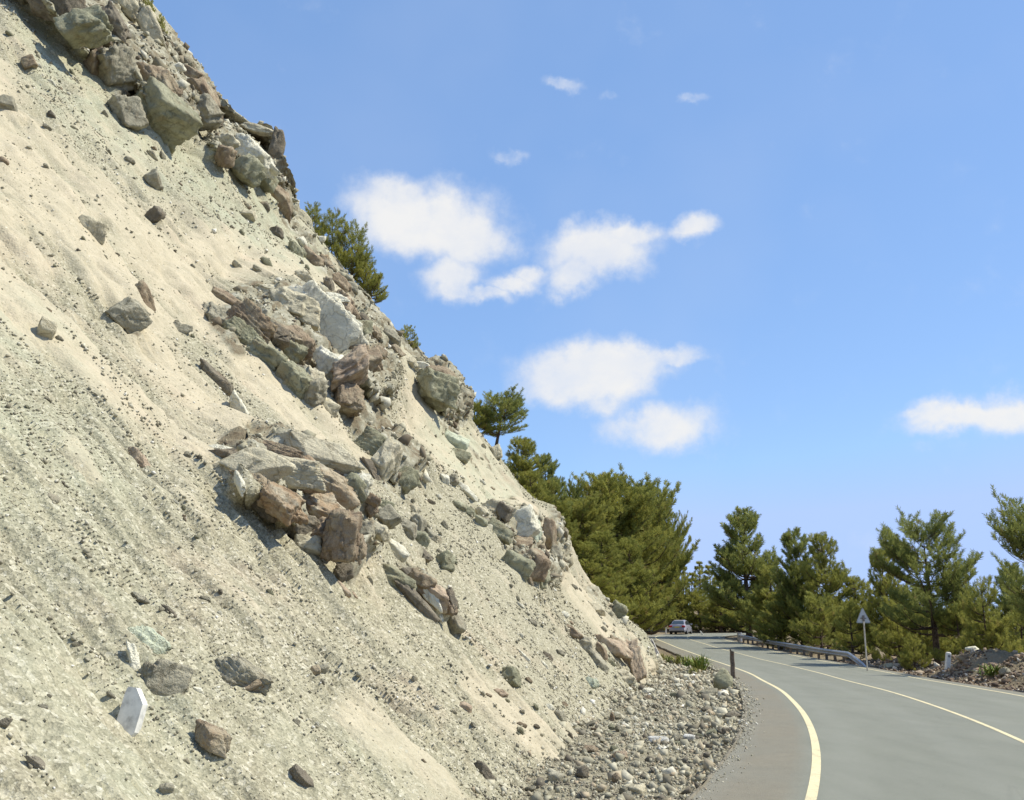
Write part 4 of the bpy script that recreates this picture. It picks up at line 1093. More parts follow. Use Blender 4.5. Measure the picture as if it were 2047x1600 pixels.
scatter('slope_gravel', Cc + N0.reshape(-1, 3)[pick] * Ss[:, None] * .18, Ss, PR0, M_GRAV, r, 'fine gravel and chips strewn over the cut slope', 'gravel')

LS = []; LSs = []  # small stones added along the ledge lines so their shadows read as crevices
for (x0, y0, x1, y1, w, a) in LED:
    for k in range(int(math.hypot(x1 - x0, y1 - y0) / 2.2)):
        t = r.rand(); q = hit(x0 + (x1 - x0) * t + r.normal() * 2.5, y0 + (y1 - y0) * t + r.normal() * 2.5)
        if q is None: continue
        s_ = np.linalg.norm(q[0]) / FPX * np.clip(r.lognormal(1.45, .45), 2.5, 13) * (.7 + .4 * a); LS.append(q[0] + q[1] * s_ * .2); LSs.append(s_)
scatter('ledge_rubble', np.array(LS), np.array(LSs), PR0, M_GRAV, r, 'lines of small broken stones along the thin ledges of the slope', 'rubble')
w2_ = area * vis * sstep(.35, .9, PXR + .3 * nM) / np.maximum(DPG, 8) ** 1.5
cum = np.cumsum(w2_.ravel()); cum /= cum[-1]; n = 3000
pick = np.searchsorted(cum, r.rand(n)); dd = np.clip(DPG.ravel()[pick], 8, 60); Ss = dd / FPX * np.clip(r.lognormal(2.25, .5, n), 4, 34)
scatter('rock_fragments', G.reshape(-1, 3)[pick] + N0.reshape(-1, 3)[pick] * Ss[:, None] * .12, Ss, PR1, gravel_stone_material('rock_fragment', [(0, (.11, .085, .06)), (.2, (.22, .18, .125)), (.4, (.31, .285, .20)), (.6, (.40, .375, .27)), (.8, (.47, .44, .33)), (1, (.66, .63, .52))]), r,
        'broken rock fragments covering the rocky bands of the face', 'rock fragments')
# rubble on the verge between the foot of the face and the road
def verge_pts(n, r):
    Y = np.exp(r.uniform(math.log(6.5), math.log(62), n)); a = toe_x(Y) - .35; a = np.where(Y > YEND, XL(Y, -1.25) - 2.5, a)
    b = XL(Y, -1.22)
    t = r.rand(n)
    X = a + (b - a) * t
    return X, Y, t
X, Y, t = verge_pts(36000, r)
kp = (fbm(np.column_stack([X, Y, X * 0]), .9, 4, 55) > -.25) | (r.rand(len(X)) < .35)
X, Y, t = X[kp], Y[kp], t[kp]
Ss = 10 * (np.clip(Y, 8, 60) / 10) ** .62 / FPX * np.clip(r.lognormal(1.50, .70, len(X)), 2.0, 30) * (1 + .3 * (t - .5))
Z = ground_z(X, Y)
Z = np.where(X < toe_x(Y) + .15, np.maximum(Z, road_z(Y) - .2 + (toe_x(Y) - X) * .7), Z)
tone = np.clip(r.rand(len(X)) * .9 + .25 * fbm(np.column_stack([X, Y, X * 0]), 1.2, 2, 3), 0, 1)
scatter('rubble', np.column_stack([X, Y, Z + Ss * .12]), Ss, PR1, M_RUB, r, 'loose rubble of grey, green and rusty stones on the verge below the face', 'rubble', tone)
n = 2600
Y = np.exp(r.uniform(math.log(7), math.log(60), n)); X = XL(Y, -1.2) + np.abs(r.normal(0, 1, n)) * .16
Ss = np.clip(Y, 8, 60) / FPX * np.clip(r.lognormal(.95, .45, n), 1.5, 8)
scatter('grit', np.column_stack([X, Y, road_z(Y) + Ss * .15]), Ss, PR0, M_RUB, r, 'grit and chips spilled from the verge over the kerb onto the shoulder', 'grit')
# rubble on the right bank
n = 9000
Y = np.exp(r.uniform(math.log(18), math.log(60), n)); X = XL(Y, 6.6) + np.abs(r.normal(0, 1, n)) * 3.0 + .5
keep = fbm(np.column_stack([X, Y, X * 0]), .7, 3, 8) > -.25
X, Y = X[keep], Y[keep]
Ss = Y / FPX * np.clip(r.lognormal(1.6, .5, len(X)), 2, 22)
scatter('rubble', np.column_stack([X, Y, ground_z(X, Y) + Ss * .12]), Ss, PR1, gravel_stone_material('bank_rubble', [(0, (.09, .065, .05)), (.35, (.19, .14, .10)), (.65, (.29, .22, .16)), (.85, (.38, .32, .25)), (.96, (.50, .46, .39)), (1, (.68, .64, .58))]), r,
        'brown and grey rubble heaped on the far side of the road', 'rubble')

# the bigger stones of the verge, one by one
def on_ground(px, py, dz=0.0):
    r_ = ray(px, py); Ys = np.geomspace(4, 200, 1500); Xs = r_[0] / r_[1] * Ys; Zs = CAMZ + r_[2] / r_[1] * Ys
    g = ground_z(Xs, Ys) + dz
    i = np.argmax(Zs < g) if (Zs < g).any() else len(Ys) - 1
    return np.array([Xs[i], Ys[i], g[i]])
def ground_rock(name, label, cat, px, py, w, h, mt, seed, group=None, tilt=0, layers=0.0):
    c = on_ground(px, py + h * .4); s = c[1] / FPX
    P, F = rock_verts(3, seed, (w * s, w * s * .8, h * s * 1.3), 11, .05, layers)
    a = math.radians(tilt); R = np.array([[math.cos(a), 0, math.sin(a)], [0, 1, 0], [-math.sin(a), 0, math.cos(a)]])
    P = P @ R.T
    return put(name, mesh_np(name, P, F, RM[mt]), loc=(c + np.array([0, 0, h * s * .38])).tolist(), label=label, cat=cat, group=group)
VR = [
 ('green-grey round boulder at the foot of the weathered wooden post', 1446, 1366, 40, 44, 'green', 0),
 ('long white flat stone in the middle of the verge rubble', 1318, 1480, 46, 12, 'bright', 3),
 ('short white flat stone right of the long white one', 1378, 1476, 24, 9, 'bright', 0),
 ('blue-grey round stone between the two white flat stones', 1352, 1478, 22, 16, 'grey', 0),
 ('dark green-grey slab by the kerb bend', 1464, 1432, 36, 15, 'dark', -5),
 ('pale bumpy stone left of the dark green-grey slab', 1412, 1442, 22, 16, 'pale', 0),
 ('dark long stone in the upper verge rubble', 1412, 1420, 22, 9, 'dark', 0),
 ('grey slab with a bright top below the green-grey boulder', 1416, 1388, 42, 15, 'grey', -10),
 ('dark grey cube of stone at the lower edge of the face', 1164, 1546, 26, 22, 'dark', 0),
 ('pink-brown flat stone in front of the white flat stones', 1240, 1512, 28, 14, 'pink', 0),
 ('blue-grey flat slab in the bottom verge rubble', 1112, 1556, 34, 18, 'grey', 0),
 ('dark reddish pointed stone near the bottom of the verge', 1232, 1558, 18, 18, 'brown', 10),
 ('round dark stone near the kerb in the lower verge', 1452, 1464, 18, 13, 'dark', 0),
 ('white stone lying against the kerb', 1484, 1446, 14, 10, 'bright', 0),
 ('pale long slab at the bottom edge of the verge', 1268, 1580, 50, 16, 'pale', 0),
 ('grey flat stone at the top of the verge below the weeds', 1322, 1346, 22, 11, 'grey', 0),
 ('cream stone at the top of the verge', 1372, 1356, 14, 12, 'white', 0),
 ('brown-grey slab half buried in the middle verge', 1180, 1500, 34, 12, 'brown', 0),
 ('pale green stone at the toe of the face', 1160, 1418, 24, 14, 'mint', 0),
 ('small upright brown stone at the toe of the face', 1224, 1436, 10, 16, 'brown', 0),
]
for i, (lab, x, y, w, h, mt, tl) in enumerate(VR):
    ground_rock('stone', lab, 'stone', x, y, w, h, mt, 500 + i * 3, tilt=tl)
VUSED = set()
def verge_label(adj, X, Y, zone):
    p = project(np.array([[X, Y, 0.0]])); x, y = float(p[0][0]), float(p[1][0])
    for l, lx, ly in sorted([(re.split(' (at|in|right|between|by|left|below|near|lying|with|half|of the verge|to) ', v[0], 1)[0], v[1], v[2]) for v in VR], key=lambda t: (t[1] - x) ** 2 + 4 * (t[2] - y) ** 2):
        dx, dy = x - lx, y - ly
        side = ('right of' if dx > 0 else 'left of') if abs(dx) > abs(dy) * 1.6 else ('in front of' if dy > 0 else 'behind')
        s_ = '%s stone %s the %s, %s part of the verge' % (adj, side, l, zone)
        if s_ not in VUSED and len(s_.split()) <= 16: VUSED.add(s_); return s_
k = 0
while k < 60:
    X, Y, t = verge_pts(1, rng); X, Y = float(X[0]), float(Y[0])
    if Y > 38 or Y < 9: continue
    s = rng.uniform(13, 22) * Y / FPX; mt = rng.choice(['grey', 'pale', 'dark', 'brown', 'green', 'white', 'grey', 'green'])
    zone = 'near' if Y < 15 else ('middle' if Y < 24 else 'far')
    o = put('loose_stone', SM[mt][rng.randint(4)], loc=(X, Y, float(ground_z(X, Y)) + s * .22), label=verge_label(AD[mt], X, Y, zone), cat='stone', group='bigger stones of the verge rubble, {} part'.format(zone))
    o.rotation_euler = tuple(rng.uniform(-.4, .4, 2)) + (rng.uniform(0, 6.28),)
    o.scale = (s * rng.uniform(1, 1.5), s * rng.uniform(.7, 1.1), s * rng.uniform(.45, .8)); k += 1
HEAP = [
 ('pale flat stone on top of the rubble heap right of the guard rail', 1799, 1297, 24, 9, 'white'), ('light flat slab lying on the bank left of the white marker post', 1846, 1312, 22, 8, 'white'),
 ('tan block on the bank beside the light flat slab', 1828, 1322, 24, 14, 'pink'), ('dark rock in the heap near the sign post', 1752, 1312, 18, 14, 'dark'), ('pale rock at the foot of the rubble heap by the rail end', 1776, 1334, 20, 12, 'pale'),
 ('long pale slab on the bank crest under the pines', 1944, 1298, 30, 8, 'white'), ('brown rock right of the white marker post', 1926, 1318, 26, 14, 'brown'), ('grey rock at the edge of the shaded bank', 2010, 1345, 22, 14, 'grey'),
 ('low pinkish rock on the roadside opposite the marker post', 1836, 1346, 22, 8, 'pink')]
for i, (lab, x, y, w, h, mt) in enumerate(HEAP):
    ground_rock('stone', lab, 'stone', x, y, w, h, mt, 700 + i * 3)

# the upright white stone, a cut marker slab with a bright slanting top
def white_stone():
    c, n = hit(266, 1474)
    s = np.linalg.norm(c) / FPX * .88
    Fm = view_frame(c, 0); outl = [(-30, -6), (-13, -22), (8, -28), (16, -20), (30, 34), (12, 68), (-6, 72), (-12, 62), (-26, 10)]
    # outline in (right, up) measured from the base
    o2 = [(a * s * .95, (b + 22) * s) for a, b in outl]
    dn = Matrix.Rotation(math.radians(-38), 3, 'Y')
    V = []
    for dz in (.5, -.5):
        for (a, b) in o2: V.append((a, b, dz * 22 * s))
    V = np.array(V)
    a = math.radians(-28); yaw = np.array([[math.cos(a), 0, math.sin(a)], [0, 1, 0], [-math.sin(a), 0, math.cos(a)]])
    tp = math.radians(-6); til = np.array([[1, 0, 0], [0, math.cos(tp), math.sin(tp)], [0, -math.sin(tp), math.cos(tp)]])
    V = ((V @ yaw.T) @ til) @ Fm.T
    k = len(o2)
    mb = MB(); mb.add(V, [tuple(range(k)), tuple(range(2 * k - 1, k - 1, -1))] + [(i, k + i, k + (i + 1) % k, (i + 1) % k) for i in range(k)])
    return mb.build('white_stone', plain('white_slab', (.66, .65, .60), .8, var=.2, scale=14), loc=(c - Fm[:, 2] * .02).tolist(), label='upright white stone slab with a bright slanting top on the lower left slope', cat='stone')
white_stone()
# ================================================================== PINES
def bark():
    m, nt, b = newmat('pine_bark'); N = NT(nt); co = N.coord()
    v = N.n('ShaderNodeTexVoronoi', {'Vector': N.mapping(co, (1, 1, .3)), 'Scale': 9.}, feature='DISTANCE_TO_EDGE')
    n = N.noise(co, 5, 6, .7)
    c = N.ramp(n.outputs['Fac'], [(.3, (.055, .038, .026)), (.55, (.12, .085, .06)), (.75, (.2, .16, .12))])
    c = N.mix(N.rng(v.outputs['Distance'], .08, 0), c, (.03, .02, .015))
    N.link(c, b.inputs['Base Color']); N.link(N.bump(v.outputs['Distance'], .8, .05), b.inputs['Normal'])
    return m
def needle_material(name, dark, mid, light, dry):
    m, nt, b = newmat(name); N = NT(nt)
    t = N.attr('tone').outputs['Fac']; co = N.coord(); n = N.noise(co, .8, 4, .6); oi = N.n('ShaderNodeObjectInfo').outputs['Random']
    c = N.ramp(t, [(0, dark), (.45, mid), (.9, light), (1, dry)])
    c = N.mix(N.rng(n.outputs['Fac'], .4, .65, 0, .5), c, dark)
    c = N.mix(N.rng(oi, 0, 1, 0, .28), c, light)
    N.link(c, b.inputs['Base Color']); b.inputs['Roughness'].default_value = .7; b.inputs['Specular IOR Level'].default_value = .2
    tr = N.n('ShaderNodeBsdfTranslucent', {'Color': N.mix(.5, c, light)})
    mx_ = N.n('ShaderNodeMixShader', {0: .42}); N.link(b.outputs[0], mx_.inputs[1]); N.link(tr.outputs[0], mx_.inputs[2])
    out = [q for q in nt.nodes if q.type == 'OUTPUT_MATERIAL'][0]; N.link(mx_.outputs[0], out.inputs[0])
    return m
M_BARK = bark()
M_NEED = needle_material('pine_needles', (.15, .165, .036), (.275, .285, .062), (.40, .39, .10), (.32, .22, .09))
M_NEED2 = needle_material('pine_needles_dark', (.12, .145, .038), (.225, .25, .066), (.345, .365, .11), (.30, .21, .09))
def shoot_proto(r, n=15, fat=1.0):
    V = []; F = []
    for k in range(n):
        t = (k + .5) / n; az = k * 2.4 + r.uniform(-.4, .4); up = .55 + .35 * t + r.uniform(-.1, .1)
        b = np.array([0, 0, t * .8]); d = np.array([math.cos(az) * (1 - up * .55), math.sin(az) * (1 - up * .55), up]); d /= np.linalg.norm(d)
        ln = (.55 + .25 * r.rand()) * (1 - .25 * t)
        side = np.cross(d, [math.sin(az), -math.cos(az), .3]); side /= np.linalg.norm(side)
        w = .085 * fat
        V += [b - side * w * .5, b + side * w * .5, b + d * ln * .65 + side * w * .45, b + d * ln]
        i = 4 * k; F += [[i, i + 1, i + 2], [i, i + 2, i + 3]]
    return np.array(V), np.array(F)
def frames_from_dirs(D, r):
    D = D / np.linalg.norm(D, axis=1)[:, None]
    a = r.normal(size=D.shape); X = np.cross(a, D); X /= np.linalg.norm(X, axis=1)[:, None]; Yv = np.cross(D, X)
    return np.stack([X, Yv, D], 2)
def pine_meshes(seed, H, R, base, nwh, dens, shoot=.30, droop=.0, form='cone', fat=1.0, lean=0.0, mat=None):
    """a pine of height H: tapered trunk, limbs in whorls, twigs along them, needle shoots on the twigs"""
    r = np.random.RandomState(seed)
    tk = []
    n = 14; x = y = 0.0
    for i in range(n + 1):
        t = i / n; tk.append(Vector((lean * t * H + .03 * H * math.sin(3 * t + seed) * t * .5, .02 * H * math.sin(2.2 * t + seed * 1.7) * t, t * H)))
    tr = MB(); tr.tube(tk, [max(.012, (.022 * H) * (1 - i / n) ** .85 + .008) for i in range(n + 1)], 8)
    def trunk_at(t):
        f = t * n; i = min(int(f), n - 1); return tk[i].lerp(tk[i + 1], f - i)
    br = MB(); SP_, SD, SS = [], [], []
    for wI in range(nwh):
        tt = base + (1 - base) * ((wI + r.uniform(.1, .9)) / nwh) ** .95
        if form == 'cone': prof = (1 - ((tt - base) / (1 - base))) ** .75 * (.45 + .55 * min(1, (tt - base) / (1 - base) * 5 + .35))
        elif form == 'full': q = (tt - base) / (1 - base); prof = (1 - q ** 1.5) ** .8 * (.84 + .16 * math.sin(q * 19 + seed)) * min(1, .6 + q * 3) + .05
        elif form == 'round': q = (tt - base) / (1 - base); prof = math.sqrt(max(0.02, 1 - (2 * q - .85) ** 2 / 1.4)) * (1 if q < .9 else .75)
        else: q = (tt - base) / (1 - base); prof = (1 - q) ** .5 * .95 + .06
        p0 = trunk_at(tt)
        for k in range(r.randint(4, 7)):
            az = r.uniform(0, 6.283); Ln = R * prof * r.uniform(.62, 1.15) + .12
            q = (tt - base) / (1 - base)
            rise = .10 + .75 * q * q + r.uniform(-.12, .15) - droop
            pts = []; m_ = 6
            for i in range(m_ + 1):
                s = i / m_
                pts.append(p0 + Vector((math.cos(az) * Ln * s, math.sin(az) * Ln * s, Ln * (rise * s + .28 * s * s * s - .10 * math.sin(s * 3.1)))))
            th = .010 * H * (1 - tt) + .012
            br.tube(pts, [max(.005, th * (1 - s / m_ * .85)) for s in range(m_ + 1)], 4, cap=False)
            nt_ = max(3, int(Ln * dens))
            for j in range(nt_):
                s = .22 + .78 * (j + r.rand()) / nt_; f = s * m_; i = min(int(f), m_ - 1); pp = pts[i].lerp(pts[i + 1], f - i)
                d0 = (pts[i + 1] - pts[i]).normalized()
                sd_ = d0.cross(Vector((0, 0, 1))).normalized() * (1 if j % 2 else -1)
                tl = Ln * .42 * (1.1 - s * .8) * r.uniform(.6, 1.2) + .15
                dv_ = (d0 * r.uniform(.5, 1.0) + sd_ * r.uniform(.25, 1.0) + Vector((0, 0, r.uniform(-.05, .55)))).normalized()
                e = pp + dv_ * tl + Vector((0, 0, .22 * tl))
                if tl > .35: br.tube([pp, pp.lerp(e, .5) - Vector((0, 0, .03 * tl)), e], [.010, .007, .004], 3, cap=False)
                ns = max(1, int(round(tl / (shoot * .50))))
                for a in range(ns):
                    u_ = (a + 1) / ns; c = pp.lerp(e, u_)
                    dd_ = dv_ * .7 + Vector((r.normal() * .45, r.normal() * .45, .55 + abs(r.normal()) * .5))
                    SP_.append(c[:]); SD.append(dd_[:]); SS.append(shoot * r.uniform(.75, 1.25))
            SP_.append(pts[-1][:]); SD.append((pts[-1] - pts[-2] + Vector((0, 0, .1)))[:]); SS.append(shoot * 1.2)
    for a in range(5): SP_.append((tk[-1] + Vector((r.normal() * .05, r.normal() * .05, -.12 * a)))[:]); SD.append((r.normal() * .3, r.normal() * .3, 1)); SS.append(shoot * 1.2)
    SP_ = np.array(SP_); SD = np.array(SD); SS = np.array(SS)
    fr = frames_from_dirs(SD, r); protos = [shoot_proto(r, 13, fat) for _ in range(5)]
    pid = r.randint(5, size=len(SP_)); Vs, Fs, Ts = [], [], []; b0 = 0
    tone = np.clip(.45 + .28 * r.normal(size=len(SP_)) * .6 + .5 * fbm(SP_, .9, 3, seed), 0, .93); tone = np.where(r.rand(len(SP_)) < .025, 1.0, tone)
    for k, (V, F) in enumerate(protos):
        m = np.flatnonzero(pid == k)
        if not len(m): continue
        W = np.einsum('nij,nvj->nvi', fr[m], V[None] * SS[m][:, None, None]) + SP_[m][:, None, :]
        Vs.append(W.reshape(-1, 3)); Fs.append((F[None] + (b0 + np.arange(len(m)) * len(V))[:, None, None]).reshape(-1, 3)); Ts.append(np.repeat(tone[m], len(V))); b0 += len(m) * len(V)
    crown = mesh_np('crown', np.vstack(Vs), np.vstack(Fs), mat or M_NEED, False, {'tone': np.concatenate(Ts)})
    def mm(mb, nm):
        me = bpy.data.meshes.new(nm); me.from_pydata(mb.v, [], mb.f); me.materials.append(M_BARK); me.polygons.foreach_set('use_smooth', [True] * len(me.polygons)); me.update(); return me
    AV = np.vstack(Vs); HH = float(AV[:, 2].max()) - .04; RR = float(np.percentile(np.hypot(AV[:, 0], AV[:, 1]), 96))
    return dict(trunk=mm(tr, 'trunk'), limbs=mm(br, 'limbs'), crown=crown, H=HH, R=RR, n=len(SP_))
PINE = {
    'dense': pine_meshes(11, 9.0, 2.6, .05, 25, 5.8, .33, form='full', fat=1.45, mat=M_NEED2),
    'dense2': pine_meshes(23, 9.0, 2.6, .04, 23, 5.6, .33, form='full', fat=1.45),
    'big': pine_meshes(35, 12.0, 3.9, .06, 25, 4.4, .42, form='round', fat=1.5),
    'big2': pine_meshes(47, 12.0, 3.8, .08, 23, 4.4, .42, form='round', fat=1.5),
    'open': pine_meshes(59, 7.5, 2.4, .20, 16, 5.0, .30, form='round', fat=1.25, mat=M_NEED2),
    'young': pine_meshes(71, 4.0, 1.35, .03, 10, 6.0, .26, form='cone', fat=1.3),
    'young2': pine_meshes(83, 4.0, 1.5, .04, 9, 5.4, .26, form='taper', fat=1.3),
    'bush': pine_meshes(95, 2.6, 1.15, .02, 9, 6.5, .22, form='taper', fat=1.25),
    'lean': pine_meshes(107, 4.2, 1.6, .24, 12, 6.5, .24, form='round', fat=1.3, lean=.10, mat=M_NEED2),
    'far': pine_meshes(119, 7.0, 1.1, .06, 14, 4.0, .34, form='cone', fat=1.4),
}
print('shoots', {k: v['n'] for k, v in PINE.items()})
def tree(kind, label, px, top, Y, wpx, base=None, z=None, rot=0.0, group=None, name='pine_tree', cat='pine tree'):
    """stand a pine so that it spans the given width and reaches the given top"""
    if base is not None:
        b = PY(px, base, Y); zb = b[2]; x = b[0]
    else:
        x = (px - 1023.5) / FPX * Y * (1 / math.cos(PITCH)) * .985; x = PY(px, 1250, Y)[0]; zb = float(ground_z(x, Y)) - .1 if z is None else z
    zt = PY(px, top, Y)[2]
    p = PINE[kind]; sz = (zt - zb) / p['H']
    sx = (wpx / 2 * Y / FPX) / p['R'] if wpx else sz
    o = thing(name, label, cat, (float(x), Y, float(zb)), rot, group)
    o.scale = (sx, sx, sz)
    for q in ('trunk', 'limbs', 'crown'):
        put('branches' if q == 'limbs' else q, p[q], o)
    return o
T = tree
# right-hand side, beyond the guard rail
T('dense', 'tall dark dense pine beyond the guard rail, left one of the tall roadside pines', 1497, 1010, 97, 150, rot=.4)
T('dense', 'left leader of the two close twin-topped pines right of the tall dark pine', 1603, 1052, 77, 112, rot=2.0)
T('dense2', 'right leader of the two close twin-topped pines right of the tall dark pine', 1655, 1062, 74, 120, rot=3.3)
T('open', 'tall airy pine with a bare lower trunk, right of the warning sign', 1868, 1000, 52, 196, rot=1.0)
T('open', 'airy pine leaning in from the right edge of the picture', 2098, 965, 42, 180, rot=2.2)
T('dense', 'dark pine at the extreme right edge whose shadow falls on the bank', 2330, 960, 31.5, 170, rot=1.7)
T('dense2', 'mid height pine just right of the warning sign', 1772, 1092, 60, 112, rot=5.1)
T('young2', 'pine right of the airy tall pine with a flat dense side', 1968, 1148, 47, 100, rot=.2)
T('young', 'low pine below the right edge of the picture under the leaning airy pine', 2040, 1215, 50, 110, rot=1.5)
T('young', 'bright green young pine behind the middle of the guard rail', 1560, 1185, 78, 110, rot=.9)
T('young2', 'bright green young pine left of the warning sign', 1640, 1180, 68, 110, rot=2.6)
T('young', 'small yellow-green pine close behind the warning sign', 1700, 1200, 61, 90, rot=4.4)
T('young2', 'low dark pine behind the rubble heap', 1795, 1190, 56, 110, rot=3.4)
T('young', 'low pine in front of the airy tall pine', 1852, 1212, 54, 100, rot=1.9)
T('young2', 'yellow-green low pine behind the white marker post', 1915, 1200, 50, 110, rot=5.6)
T('dense', 'dark pine at the right edge behind the leaning airy pine', 2035, 1120, 58, 110, rot=.7)
T('young2', 'yellow-green bushy pine on the bank at the right edge', 1985, 1205, 47, 100, rot=2.2)
T('bush', 'small bush pine at the foot of the low pines, right of the sign', 1822, 1262, 49, 56, rot=.6, name='pine_bush', cat='bush')
T('young', 'young pine at the far end of the guard rail', 1448, 1185, 119, 84, rot=2.4)
T('dense2', 'mid green pine between the tall dark pine and the twin-topped pair', 1545, 1128, 86, 110, rot=1.2)
T('dense2', 'dark pine filling behind the warning sign', 1715, 1150, 74, 120, rot=2.9)
T('dense', 'dark pine seen behind the low pines at the right', 1835, 1165, 70, 120, rot=4.2)
T('dense2', 'dark pine behind the low pines near the right edge', 1935, 1172, 66, 110, rot=4.9)
for i, (x, tp, Y, w) in enumerate([(1368, 1121, 128, 30), (1386, 1142, 122, 34), (1404, 1120, 130, 34), (1424, 1128, 126, 40), (1440, 1150, 118, 50), (1352, 1140, 132, 34)]):
    T('far', 'slender pale pine beyond the bend, %s of the row from the left' % ['second', 'third', 'fourth', 'fifth', 'rightmost', 'leftmost'][i], x, tp, Y, w * 1.3, rot=i * 1.3, group='slender pines beyond the bend')
for i, (x, tp, Y, w) in enumerate([(1400, 1178, 121, 76), (1360, 1190, 121, 56), (1428, 1200, 120, 66), (1330, 1180, 122, 60), (1466, 1215, 119, 60)]):
    T('young', ['bright green bushy pine behind the car', 'dark bushy pine just above the car roof', 'bushy pine right of the car by the bend', 'bushy pine left of the car on the earth bank', 'bushy pine by the far end of the guard rail'][i], x, tp, Y, w, rot=i * 2.1)
# the large stand left of the bend
T('big', 'huge round-crowned pine, the highest of the stand by the bend', 1226, 932, 76, 200, z=3.0, rot=.3)
T('big2', 'large pine with layered boughs on the right side of the stand by the bend', 1286, 952, 89, 186, rot=1.8)
T('big2', 'pine at the right outline of the stand, its boughs reaching out over the far road', 1326, 1000, 122, 104, rot=3.6)
T('big', 'large pine at the left shoulder of the stand by the bend', 1166, 985, 70, 130, z=5.5, rot=5.0)
T('dense2', 'brownish front pine of the stand, nearest to the road', 1262, 1075, 66, 130, rot=2.7)
T('dense2', 'lower front pine of the stand beside the end of the rock face', 1205, 1060, 62, 120, z=3.0, rot=.8)
T('big2', 'pine in the dark heart of the stand by the bend', 1262, 1010, 92, 150, rot=4.4)
T('young2', 'low spreading pine under the stand with its dark trunk by the road', 1272, 1170, 98, 66, rot=4.0)
# on the ridge behind the skyline
T('lean', 'lone pine with a bare leaning trunk on the skyline above the stand', 992, 774, 54, 120, base=892, rot=.2)
T('bush', 'olive bush left of the lone leaning pine on the skyline', 948, 796, 53.5, 84, base=872, rot=1.1, name='pine_bush', cat='bush')
T('dense2', 'brown-green pine on the ridge below the lone leaning pine', 1046, 872, 60, 130, base=1040, rot=2.2)
T('dense', 'dark ridge pine right of the brown-green one', 1092, 905, 63, 96, base=1080, rot=3.3)
T('dense2', 'ridge pine whose lower side is hidden by the pale skyline block', 1062, 940, 58, 110, base=1090, rot=4.4)
T('lean', 'thin-topped little pine between the ridge pines and the big stand', 1142, 952, 72, 50, base=1080, rot=5.5)
T('dense2', 'low pine hugging the skyline just left of the big stand', 1122, 1000, 60, 96, base=1150, rot=.6)
T('dense2', 'low pine hugging the skyline above the pale rock pile', 1172, 1080, 60, 110, base=1210, rot=1.6)
T('young', 'small dark pine low on the skyline near the foot of the stand', 1230, 1160, 60, 80, base=1250, rot=2.5)
T('bush', 'leftmost bushy pine on the skyline with upright pale tips', 622, 402, 47, 66, base=492, rot=.2, name='pine_bush', cat='bush')
T('bush', 'second bushy pine on the skyline from the left', 662, 414, 47.2, 80, base=525, rot=1.2, name='pine_bush', cat='bush')
T('bush', 'broad bushy pine in the middle of the skyline clump', 702, 436, 47.4, 96, base=560, rot=2.2, name='pine_bush', cat='bush')
T('bush', 'bushy pine at the right side of the skyline clump', 726, 500, 47.6, 76, base=588, rot=3.2, name='pine_bush', cat='bush')
T('bush', 'lowest bushy pine of the skyline clump, reaching out to the right', 742, 540, 47.8, 66, base=606, rot=4.2, name='pine_bush', cat='bush')
T('bush', 'scraggly shrub on the skyline below the bushy pine clump', 814, 648, 47, 50, base=704, rot=.6, name='shrub', cat='shrub')
T('bush', 'tiny shrub on the skyline just above the overhanging boulder', 868, 732, 48.6, 24, base=750, rot=1.9, name='shrub', cat='shrub')
T('bush', 'shrub cut by the top edge of the picture beside the crag', 292, -12, 43.5, 38, base=46, rot=2.9, name='shrub', cat='shrub')
T('bush', 'small grey-green shrub on the skyline next to the pale rock fin', 318, 28, 43.8, 30, base=84, rot=3.9, name='shrub', cat='shrub')

# ------------------------------------------------------------------ weeds on the verge
def weed_mesh(seed, n=60, h=.5):
    r = np.random.RandomState(seed); V = []; F = []
    for k in range(n):
        az = r.uniform(0, 6.28); ln = h * r.uniform(.4, 1.1); sp = r.uniform(.05, .55); b = np.array([r.normal() * .1, r.normal() * .1, 0]); w = .012 + .016 * r.rand()
        s = np.array([-math.sin(az), math.cos(az), 0]) * w
        p1 = b + np.array([math.cos(az) * sp * .4, math.sin(az) * sp * .4, ln * .6]); p2 = b + np.array([math.cos(az) * sp, math.sin(az) * sp, ln * .85 if sp > .3 else ln])
        i = len(V); V += [b - s * .5, b + s * .5, p1 + s, p1 - s, p2]; F += [[i, i + 1, i + 2], [i, i + 2, i + 3], [i + 3, i + 2, i + 4]]
    m, nt, bb = newmat('weed_leaf%d' % seed); N = NT(nt)
    N.link(N.ramp(N.noise(N.coord(), 9, 3, .6).outputs['Fac'], [(.35, (.09, .15, .03)), (.5, (.17, .22, .05)), (.65, (.28, .25, .08))] if seed % 2 else [(.35, (.16, .18, .05)), (.6, (.33, .30, .10))]), bb.inputs['Base Color'])
    return mesh_np('weed', np.array(V), np.array(F), m)
WM = [weed_mesh(1), weed_mesh(2), weed_mesh(3, 90, .6)]
for i, (x, y, k, s, lab) in enumerate([(1398, 1344, 2, 1.15, 'bright green weed, tallest of those by the kerb'), (1376, 1334, 0, 1.0, 'green weed left of the tallest one by the kerb'), (1356, 1330, 1, 1.0, 'yellowish weed in the verge row'),
                                       (1340, 1326, 0, .8, 'low green weed at the left end of the verge row'), (1404, 1334, 0, 1.0, 'thin weed rising behind the tallest one by the kerb'), (1324, 1322, 1, .8, 'dry weed near the leaning white post'), (1388, 1350, 1, .6, 'small yellow weed below the tallest one')]):
    c = on_ground(x, y); o = put('weed', WM[k], loc=c.tolist(), label=lab, cat='weed', group='weeds on the verge'); o.scale = (s * 1.4, s * 1.4, s * 1.25); o.rotation_euler = (0, 0, i * 1.1)
